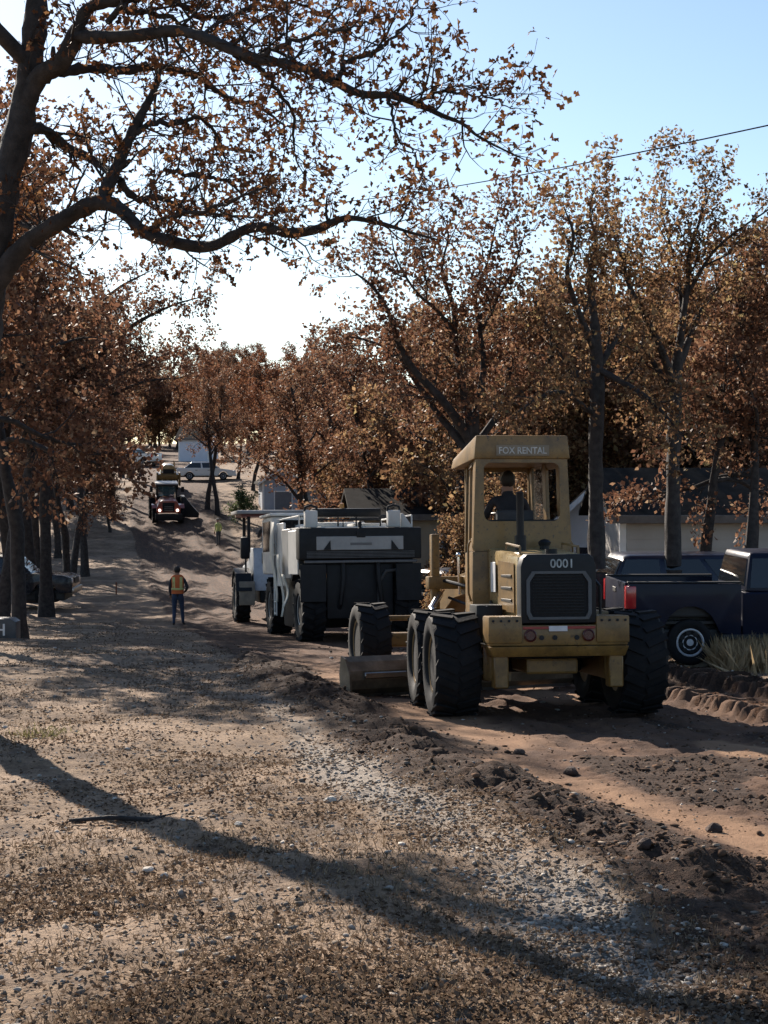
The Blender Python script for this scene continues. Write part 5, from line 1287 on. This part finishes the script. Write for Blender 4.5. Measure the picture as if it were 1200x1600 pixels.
def person(name, label, J, mats, seg_mat, hair=True, cap=False, vest=False):
    """J: joint -> (x, y, z, radius); one skinned body, material chosen by the nearest bone"""
    bones = [('pelvis', 'waist'), ('waist', 'chest'), ('chest', 'neck'), ('neck', 'jaw'), ('jaw', 'brow'), ('brow', 'crown')]
    for s in 'LR':
        bones += [('chest', 'shoulder' + s), ('shoulder' + s, 'elbow' + s), ('elbow' + s, 'wrist' + s), ('wrist' + s, 'palm' + s), ('pelvis', 'hip' + s), ('hip' + s, 'knee' + s), ('knee' + s, 'ankle' + s), ('ankle' + s, 'toe' + s)]
    J = dict(J)
    bones.append(('jaw', 'nose'))
    for s in 'LR':
        w_, p_ = Vector(J['wrist' + s][:3]), Vector(J['palm' + s][:3]); dd = (p_ - w_).normalized()
        sd = dd.cross(Vector((0, 1, 0))); sd = (sd if sd.length > .1 else dd.cross(Vector((1, 0, 0)))).normalized(); bend = dd.cross(sd)
        for k in range(4):
            q = p_ + sd * (.027 * (k - 1.5)); Lf = (.062, .072, .068, .052)[k]
            J[f'f{k}a{s}'] = (*(q + dd * Lf * .6 + bend * .008), .010); J[f'f{k}b{s}'] = (*(q + dd * Lf + bend * .03), .008)
            bones += [('palm' + s, f'f{k}a{s}'), (f'f{k}a{s}', f'f{k}b{s}')]
        q = w_.lerp(p_, .45) - sd * .045
        J[f'ta{s}'] = (*q, .012); J[f'tb{s}'] = (*(q + dd * .04 - sd * .012), .009); bones += [('wrist' + s, f'ta{s}'), (f'ta{s}', f'tb{s}')]
    names = list(J); idx = {n: i for i, n in enumerate(names)}
    me = bpy.data.meshes.new('body'); me.from_pydata([J[n][:3] for n in names], [(idx[a], idx[b_]) for a, b_ in bones], [])
    o = bpy.data.objects.new('body_src', me); COL.objects.link(o)
    md = o.modifiers.new('skin', 'SKIN'); md.use_smooth_shade = True
    for i, n in enumerate(names):
        sv = me.skin_vertices[0].data[i]; r = J[n][3]; sv.radius = (r, r) if not isinstance(r, tuple) else r; sv.use_root = (n == 'pelvis')
    ss = o.modifiers.new('sub', 'SUBSURF'); ss.levels = 1; ss.render_levels = 1
    bpy.context.view_layer.update()
    body = bpy.data.meshes.new_from_object(o.evaluated_get(bpy.context.evaluated_depsgraph_get()))
    bpy.data.objects.remove(o)
    body.materials.clear()
    for m in mats: body.materials.append(m)
    segs = [(Vector(J[a][:3]), Vector(J[b_][:3]), seg_mat(a, b_)) for a, b_ in bones]
    for p in body.polygons:
        best = 1e9
        for a, b_, mi in segs:
            ab = b_ - a; t = max(0, min(1, (p.center - a).dot(ab) / max(ab.length_squared, 1e-9))); q = (p.center - a - ab * t).length
            if q < best: best = q; p.material_index = mi
        p.use_smooth = True
    g = thing(name, label, 'person')
    link(bpy.data.objects.new('body', body), g)
    hc = Vector(J['brow'][:3]); jw = Vector(J['jaw'][:3]); face = (Vector(J['nose'][:3]) - jw); face.z = 0; face.normalize()
    if hair:
        bm = B(); bmesh.ops.create_icosphere(bm, subdivisions=3, radius=1, matrix=Matrix.Translation(hc - face * .022 + Vector((0, 0, .02))) @ Matrix.Diagonal((.096, .104, .115, 1)))
        for v in bm.verts:
            rel = v.co - hc
            if rel.dot(face) > .045 and rel.z < .06: v.co = v.co - face * (rel.dot(face) - .03)
            v.co += Vector((random.uniform(-.004, .004),) * 3)
        obj('hair', bm, M_HAIR, g, 4)
    if cap:
        bm = B(); bmesh.ops.create_icosphere(bm, subdivisions=3, radius=1, matrix=Matrix.Translation(hc + Vector((0, 0, .03))) @ Matrix.Diagonal((.106, .115, .105, 1)))
        for v in bm.verts: v.co.z = max(v.co.z, hc.z + .02)
        bx(bm, hc.x - .07, hc.x + .07, hc.y + .05 * face.y - (.0 if face.y > 0 else .15), hc.y + .05 * face.y + (.15 if face.y > 0 else 0), hc.z + .02, hc.z + .035, .005); obj('cap', bm, M_CAP, g, R(40))
    for s in (-1, 1):
        e = hc + face * .085 + face.cross(Vector((0, 0, 1))) * s * .033 - Vector((0, 0, .025))
        bm = B(); bmesh.ops.create_icosphere(bm, subdivisions=1, radius=.012, matrix=Matrix.Translation(e)); obj('eye', bm, M_BLK, g)
        e = jw.lerp(hc, .7) + face.cross(Vector((0, 0, 1))) * s * .088 - face * .01
        bm = B(); bmesh.ops.create_icosphere(bm, subdivisions=2, radius=1, matrix=Matrix.Translation(e) @ Matrix.Diagonal((.014, .022, .034, 1))); obj('ear', bm, M_SKIN, g, 4)
    if vest:
        ch = Vector(J['chest'][:3]); pv = Vector(J['pelvis'][:3]); n = 20; bm = B(); rings = []
        prof_ = [(pv.z + .02, .185, .135), (pv.z + .14, .18, .13), (pv.z + .28, .19, .135), (ch.z + .02, .205, .14), (ch.z + .12, .19, .125), (ch.z + .185, .12, .09)]
        for z, a, b_ in prof_:
            rings.append([bm.verts.new((pv.x + a * math.cos(2 * math.pi * k / n), ch.y + b_ * math.sin(2 * math.pi * k / n), z)) for k in range(n)])
        for i, (r0, r1) in enumerate(zip(rings, rings[1:])):
            for k in range(n):
                f = bm.faces.new((r0[k], r0[(k + 1) % n], r1[(k + 1) % n], r1[k]))
        vs = obj('safety_vest', bm, M_ORANGE, g, 4)
        for (x, w) in ((-.11, .075), (.11, .075)):
            bm = B()
            for sy in (-1, 1):
                q = []
                for z, a, b_ in [(pv.z + .17, .181, .131)] + prof_[2:5]:
                    yy = lambda t: ch.y + sy * (b_ + .006) * math.sqrt(max(0, 1 - (t / a) ** 2))
                    q.append((bm.verts.new((pv.x + x - w / 2, yy(x - w / 2), z)), bm.verts.new((pv.x + x + w / 2, yy(x + w / 2), z))))
                for a_, b2 in zip(q, q[1:]): bm.faces.new((a_[0], a_[1], b2[1], b2[0]))
            o2 = obj('vest_stripe', bm, M_LIMEBAND, vs); o2.modifiers.new('thickness', 'SOLIDIFY').thickness = .006
        bm = B(); lathe(bm, [(pv.z + .13, .001)], 3) if False else None
        ring0 = [bm.verts.new((pv.x + .187 * math.cos(2 * math.pi * k / n), ch.y + .138 * math.sin(2 * math.pi * k / n), pv.z + .13)) for k in range(n)]
        ring1 = [bm.verts.new((pv.x + .187 * math.cos(2 * math.pi * k / n), ch.y + .138 * math.sin(2 * math.pi * k / n), pv.z + .19)) for k in range(n)]
        for k in range(n): bm.faces.new((ring0[k], ring0[(k + 1) % n], ring1[(k + 1) % n], ring1[k]))
        o2 = obj('vest_stripe', bm, M_LIMEBAND, vs, 4); o2.modifiers.new('thickness', 'SOLIDIFY').thickness = .006
    return g

def standing(face=1, lean=0.0, step=.05):
    """upright figure, 1.75 m, facing +y when face is 1"""
    f = face
    J = dict(pelvis=(0, 0, .96, (.15, .115)), waist=(0, 0, 1.12, (.135, .1)), chest=(0, lean * .5, 1.36, (.155, .11)), neck=(0, lean, 1.52, .055), jaw=(0, lean + .015 * f, 1.60, (.062, .07)), brow=(0, lean + .01 * f, 1.68, (.075, .09)), crown=(0, lean, 1.75, .05), nose=(0, lean + .115 * f, 1.625, .014))
    for s, k in (('L', -1), ('R', 1)):
        J['shoulder' + s] = (k * .185, lean * .6, 1.43, .062); J['elbow' + s] = (k * .235, -.03 * f, 1.14, .047); J['wrist' + s] = (k * .215, .1 * f, .92, .031); J['palm' + s] = (k * .205, .14 * f, .84, (.034, .02))
        J['hip' + s] = (k * .1, 0, .88, .098); J['knee' + s] = (k * .11, k * step * .5 + .01 * f, .48, .065); J['ankle' + s] = (k * .115, k * step - .01 * f, .1, .045); J['toe' + s] = (k * .13, k * step + .15 * f, .045, .038)
    return J

def seated(arms=.32):
    J = dict(pelvis=(0, 0, .09, (.16, .12)), waist=(0, .0, .24, (.145, .11)), chest=(0, .02, .48, (.17, .12)), neck=(0, .05, .65, .058), jaw=(0, .08, .73, (.064, .072)), brow=(0, .07, .81, (.077, .092)), crown=(0, .06, .88, .05), nose=(0, .185, .755, .014))
    for s, k in (('L', -1), ('R', 1)):
        J['shoulder' + s] = (k * .2, .03, .56, .066); J['elbow' + s] = (k * .29, .17, .32, .05); J['wrist' + s] = (k * .2, .42, .38, .033); J['palm' + s] = (k * .16, .49, .40, (.034, .02))
        J['hip' + s] = (k * .1, .03, .07, .1); J['knee' + s] = (k * .14, .46, .1, .068); J['ankle' + s] = (k * .14, .52, -.32, .045); J['toe' + s] = (k * .15, .66, -.36, .038)
    return J

def by_dress(a, b_):
    j = a + b_
    if 'toe' in j: return 3
    if any(k in j for k in ('hip', 'knee', 'ankle')): return 2
    if any(k in j for k in ('jaw', 'brow', 'crown', 'nose', 'palm', 'f0', 'f1', 'f2', 'f3', 'ta', 'tb')) and not ('wrist' in a and 'elbow' in b_): return 0
    return 1
def scale_J(J, k): return {n: (v[0] * k, v[1] * k, v[2] * k, tuple(q * k for q in v[3]) if isinstance(v[3], tuple) else v[3] * k) for n, v in J.items()}

J1 = standing(1, .02, .1)
J1.update(kneeL=(-.10, .03, .48, .065), ankleL=(-.11, -.08, .1, .045), toeL=(-.13, .07, .045, .038), kneeR=(.13, .10, .49, .065), ankleR=(.15, .10, .1, .045), toeR=(.19, .25, .045, .038), elbowR=(.30, -.08, 1.17, .047), wristR=(.22, .1, 1.02, .031), palmR=(.15, .14, 1.0, (.034, .02)),
          jaw=(-.01, .035, 1.60, (.062, .07)), brow=(-.02, .03, 1.68, (.075, .09)), crown=(-.025, .02, 1.75, .05), nose=(-.05, .13, 1.62, .014))
w1 = person('person', 'road worker in an orange and lime vest and jeans, back to us', J1, [M_SKIN, M_DARKCLOTH, M_JEANS, M_BOOT], by_dress, vest=True)
place(w1, at(277, 46), 46, 4, tilt=False, dz=.01)
w2 = person('person', 'distant worker in a lime shirt standing at the roadside', standing(1, .06, .08), [M_SKIN, M_LIME, M_GREYCLOTH, M_BOOT], by_dress, hair=False, cap=True)
place(w2, at(341, 99), 99, 40, tilt=False, dz=.01)
op = person('person', 'operator in dark clothes sitting in the yellow grader cab', seated(), [M_SKIN, M_DARKCLOTH, M_DARKCLOTH, M_BOOT], by_dress, cap=True)
bpy.context.view_layer.update()
op.matrix_world = GRADER.matrix_world @ Matrix.Translation((-.02, 1.86, 2.03))
dr = person('person', 'dark figure driving the tractor under the flat canopy', seated(), [M_SKIN, M_DARKCLOTH, M_DARKCLOTH, M_BOOT], by_dress, cap=True)
dr.matrix_world = CANOPY.matrix_world @ Matrix.Translation((-.08, .22, 2.38))

# ------------------------------------------------------------------ wire, box, stake, rock
def wire(label, pts, r):
    bm = B(); tube(bm, pts, r, 6); return tag(obj('power_line', bm, pmat('weathered_cable', (.03, .03, .03), 1.0, spec=0.0, bump=0), None, 4), label, 'cable', )
P0 = Vector((at(1330, 22), 22, zat(170, 22))); P1 = Vector((at(330, 62), 62, zat(330, 62))); pts = []
for i in range(41):
    t = i / 40; p = P0.lerp(P1, t); p.z -= 1.15 * 4 * t * (1 - t) * .35; pts.append(p)
wire('overhead wire crossing the sky above the right-hand oaks', pts, .012)

def utility_box():
    g = thing('utility_box', 'low dark grey box with pale bars at the left edge', 'utility box')
    bm = B(); prism(bm, [(-.32, 0), (.32, 0), (.32, .42), (.2, .5), (-.2, .5), (-.32, .42)], -.25, .25, 'Y', .02); obj('housing', bm, pmat('dark_grey_enamel', (.07, .072, .075), .5, dust=.1), g, R(40))
    for x in (-.2, .02):
        bm = B(); bx(bm, x, x + .05, -.275, -.252, .1, .38, .005); obj('bar', bm, M_TRIM, g)
    bm = B(); bx(bm, -.15, .02, -.27, -.252, .22, .26, .004); obj('bar', bm, M_TRIM, g)
    place(g, at(6, 36.5), 36.5, 0, tilt=False)
utility_box()
def stake():
    bm = B(); bx(bm, -.03, .03, -.03, .03, 0, .55, .006); prism(bm, [(-.03, 0), (.03, 0), (0, -.15)], -.03, .03, 'Y')
    s = tag(obj('survey_stake', bm, pmat('weathered_red_wood', (.2, .07, .04), .8)), 'short reddish stake in the verge left of the vest worker', 'stake')
    place(s, at(181, 68), 68, 10, tilt=False)
stake()
def rock(name, label, x, y, r, mat, seed, squash=.6, cat='rock'):
    bm = B(); bmesh.ops.create_icosphere(bm, subdivisions=2, radius=1); rg = np.random.RandomState(seed); ax = rg.normal(size=(9, 3)); ax /= np.linalg.norm(ax, axis=1)[:, None]; cut = rg.uniform(.62, .95, 9)
    for v in bm.verts:
        p = np.array(v.co)
        for a, c in zip(ax, cut):
            k = p @ a
            if k > c: p = p - a * (k - c)
        v.co = Vector(p) * r; v.co.z *= squash
    o = tag(obj(name, bm, mat), label, cat); o.location = (x, y, H(x, y) + r * squash * .35); o.rotation_euler = (0, 0, rg.uniform(0, 6))
    return o
M_STONE = pmat('pale_limestone', (.52, .46, .38), .85, var=.2, scale=9, bump=.5)
M_CLOD = pmat('dark_soil_clod', (.06, .036, .026), .95, var=.45, scale=14, bump=.8)
def on_ground(px, py):
    """point of the ground seen at a photograph position"""
    lo, hi = 4.0, 60.0
    for _ in range(40):
        m = (lo + hi) / 2
        if zat(py, m) > H(at(px, m), m): lo = m
        else: hi = m
    return at(px, lo), lo
x, y = on_ground(1092, 1040); rock('pale_rock', 'pale flat rock by the dry grass near the pickup wheel', x, y, .26, M_STONE, 3, .5)
for i, (px, py, r, lab) in enumerate(((893, 1212, .075, 'dark soil clod on the smooth pale strip behind the grader'), (812, 1180, .06, 'smaller dark clod just behind the grader bumper'), (1118, 1302, .06, 'dark clod on bare brown dirt at the right'), (1010, 1325, .05, 'small dark clod left of the one at the right edge'))):
    x, y = on_ground(px, py); rock('soil_clod', lab, x, y, r, M_CLOD, 20 + i, .7, 'clod')
for i, (px, py, r, lab) in enumerate(((230, 1365, .035, 'white pebble below the long trunk shadow'), (372, 1292, .03, 'white pebble just above the long trunk shadow'), (515, 1255, .05, 'pale stone at the edge of the gravel strip'), (1030, 1335, .0, ''))):
    if r:
        x, y = on_ground(px, py); rock('pale_stone', lab, x, y, r, M_STONE, 40 + i, .65, 'stone')
bm = B(); tube(bm, [(-.42, 0, .02), (-.15, .02, .035), (.1, -.02, .03), (.45, .03, .02)], [.012, .018, .016, .008], 7); tube(bm, [(.1, -.02, .03), (.28, .1, .05)], [.01, .005], 6)
o = tag(obj('fallen_stick', bm, M_BARK, None, 4), 'dark fallen stick lying below the long trunk shadow', 'stick'); x, y = on_ground(205, 1292); o.location = (x, y, H(x, y) + .01)

# ------------------------------------------------------------------ loose ground cover
rsg = np.random.RandomState(77)
def view_points(n, y0, y1, power=1.0, margin=1.1):
    """points on the ground in and just around the view wedge"""
    t = rsg.rand(n); y = (y0 ** (1 - power) + t * (y1 ** (1 - power) - y0 ** (1 - power))) ** (1 / (1 - power)) if power != 1 else y0 * (y1 / y0) ** t
    x = (rsg.rand(n) * 2 - 1) * (.25 * margin * y + .3)
    return x, y
def stuff(name, V, F, mat, label, cat, smooth=False):
    o = np_mesh(name, V, F, mat, smooth=smooth); o['kind'] = 'stuff'; o['label'] = label; o['category'] = cat; return o
OCT_V = np.array([(1, 0, 0), (-1, 0, 0), (0, 1, 0), (0, -1, 0), (0, 0, 1), (0, 0, -1.)]); OCT_F = np.array([(0, 2, 4), (2, 1, 4), (1, 3, 4), (3, 0, 4), (2, 0, 5), (1, 2, 5), (3, 1, 5), (0, 3, 5)])
def ico(sub):
    bm = B(); bmesh.ops.create_icosphere(bm, subdivisions=sub, radius=1); v = np.array([p.co[:] for p in bm.verts]); f = np.array([[q.index for q in p.verts] for p in bm.faces]); bm.free(); return v, f
ICO_V, ICO_F = ico(1)
def pebbles(x, y, r, flat=.6, sink=.25):
    n = len(x); z = height(x, y)
    sc = r[:, None] * rsg.uniform(.6, 1.2, (n, 3)); sc[:, 2] *= flat
    a = rsg.rand(n) * 6.28; V = ICO_V[None] * (1 + rsg.normal(size=(n, len(ICO_V), 1)) * .24) * sc[:, None, :]
    c, s = np.cos(a)[:, None], np.sin(a)[:, None]
    X = V[:, :, 0] * c - V[:, :, 1] * s + x[:, None]; Y = V[:, :, 0] * s + V[:, :, 1] * c + y[:, None]; Z = V[:, :, 2] + (z + r * flat * sink)[:, None]
    return np.stack([X, Y, Z], -1).reshape(-1, 3), (ICO_F[None] + (np.arange(n) * len(ICO_V))[:, None, None]).reshape(-1, 3)
def island_mat(name, cols, rough=.9):
    m, n, l, p = new_mat(name); g = n.new('ShaderNodeNewGeometry'); cr = n.new('ShaderNodeValToRGB'); e = cr.color_ramp.elements
    while len(e) < len(cols): e.new(.5)
    for i, (pos, c) in enumerate(cols): e[i].position = pos; e[i].color = (*c, 1)
    l.new(g.outputs['Random Per Island'], cr.inputs[0]); b = NB(m); l.new(b.mix(b.ramp(b.noise(b.coord(), 60, 2), .3, .7, 0, .4), cr.outputs[0], (.1, .08, .06)), p.inputs['Base Color']); p.inputs['Roughness'].default_value = rough; p.inputs['Specular IOR Level'].default_value = .04
    return m
M_PEB = island_mat('pale_gravel', [(0, (.13, .11, .09)), (.5, (.25, .22, .19)), (.85, (.38, .345, .30)), (1, (.6, .56, .5))])
M_CLODS = island_mat('crumbled_soil', [(0, (.035, .022, .016)), (.5, (.075, .043, .028)), (.9, (.14, .08, .05)), (1, (.3, .25, .2))])
# gravel strip
x, y = view_points(60000, 4.6, 26, 1.6); rd, so, pa, gr = masks(x - road_left(y), y); k = rsg.rand(len(x)) < gr * 1.1 - .12; x, y = x[k], y[k]
V, F = pebbles(x, y, .005 + .012 * rsg.rand(len(x)) ** 2 + .0004 * y); stuff('gravel', V, F, M_PEB, 'strip of pale gravel along the left side of the dark windrow', 'gravel')
# stray pale stones on the verge
x, y = view_points(9000, 4.6, 34, 1.5); rd, so, pa, gr = masks(x - road_left(y), y); k = (rd < .6) | (rsg.rand(len(x)) < .15); x, y = x[k], y[k]
V, F = pebbles(x, y, .004 + .018 * rsg.rand(len(x)) ** 5 + .0006 * y); stuff('scattered_stones', V, F, M_PEB, 'pale stones strewn over the leafy verge', 'stones')
# soil crumbs of the windrow and of the bare road
x, y = view_points(150000, 4.6, 34, 1.5); rd, so, pa, gr = masks(x - road_left(y), y); k = rsg.rand(len(x)) < np.clip(so * .9 - .15, 0, 1) * (.15 + .5 * sstep(.3, .7, vn(x, y, 1.6, 26))) + .05 * rd * (1 - pa); x, y = x[k], y[k]
V, F = pebbles(x, y, .003 + .026 * rsg.rand(len(x)) ** 7 + .0006 * y, .6, .1); stuff('soil_crumbs', V, F, M_CLODS, 'dark crumbled soil lying in the windrow and on the road', 'soil')
# fallen leaves
x, y = view_points(120000, 4.5, 46, 1.45, 1.15); rd, so, pa, gr = masks(x - road_left(y), y); k = rsg.rand(len(x)) < (1 - rd) * (.1 + .9 * sstep(.3, .7, vn(x, y, .8, 21) * .6 + vn(x, y, 2.7, 25) * .4)) * (1 - .7 * gr) + .03; x, y = x[k], y[k]; n = len(x)
pos = np.stack([x, y, height(x, y) + .008 + .012 * rsg.rand(n)], 1); dr_ = rsg.normal(size=(n, 3)); dr_[:, 2] *= .3
upv = np.stack([rsg.normal(size=n) * .2, rsg.normal(size=n) * .2, np.ones(n)], 1)
V, F = scatter_shapes(rsg, pos, .009 + .02 * rsg.rand(n) + .0008 * y, LEAF_QUAD_V * np.array([1.2, 1, 1.6]), LEAF_QUAD_F, dr_ * 2, up=upv); stuff('leaf_litter', V, F, M_LITTER, 'brown fallen leaves covering the left verge', 'fallen leaves')
# short dry grass
BLV = np.array([(-.06, 0, 0), (.06, 0, 0), (.04, .6, .05), (0, 1, .18)]); BLF = np.array([(0, 1, 2, 3)])
def blades(x, y, ln, tall=1.0):
    n = len(x); pos = np.stack([x, y, height(x, y) - .005], 1); d_ = np.stack([rsg.normal(size=n) * .55, rsg.normal(size=n) * .55, np.ones(n) * tall], 1) * 2
    return scatter_shapes(rsg, pos, ln, BLV, BLF, d_)
x, y = view_points(90000, 4.5, 50, 1.45, 1.15); rd, so, pa, gr = masks(x - road_left(y), y); k = rsg.rand(len(x)) < (1 - rd) * sstep(.4, .75, vn(x, y, .55, 23) * .6 + vn(x, y, 2.2, 24) * .5) * (1 - .85 * gr); x, y = x[k], y[k]
V, F = blades(x, y, (.02 + .035 * rsg.rand(len(x))) * (1 + y * .015)); stuff('dry_grass', V, F, M_GRASS, 'short dry grass on the left verge', 'grass')
# small green weed patch
wx, wy = on_ground(62, 1150); n = 220; x = wx + rsg.normal(size=n) * .16; y = wy + rsg.normal(size=n) * .2
V, F = blades(x, y, .05 + .05 * rsg.rand(n), .8); tag(np_mesh('weed_patch', V, F, leaf_mat('green_weeds', [(0, (.09, .095, .035)), (1, (.22, .21, .09))], .4)), 'small patch of green weeds at the left edge above the trunk shadow', 'weeds')['kind'] = 'stuff'
# taller dry clump at the right
n = 5200; gx, gy_ = on_ground(1175, 1045); x = gx + rsg.normal(size=n) * .75 + .3; y = gy_ + .1 + rsg.normal(size=n) * .45; k = x > gx - .55; x, y = x[k], y[k]
V, F = blades(x, y, .26 + .32 * rsg.rand(len(x)), 1.3); stuff('tall_dry_grass', V, F, leaf_mat('pale_straw', [(0, (.32, .23, .12)), (.5, (.5, .37, .21)), (1, (.62, .48, .30))], .5, .05), 'tall pale dry grass in front of the navy pickup', 'grass')
x, y = rsg.uniform(-30, 40, 26000), rsg.uniform(26, 112, 26000); u = x - road_left(y); k = (u > 7) & (np.abs(x) < .27 * y) & (vn(x, y, .35, 30) > .42); x, y = x[k], y[k]
V, F = blades(x, y, .14 + .16 * rsg.rand(len(x)), 1.1); stuff('dry_grass', V, F, M_GRASS, 'dry grass on the lawns beyond the right side of the road', 'grass')
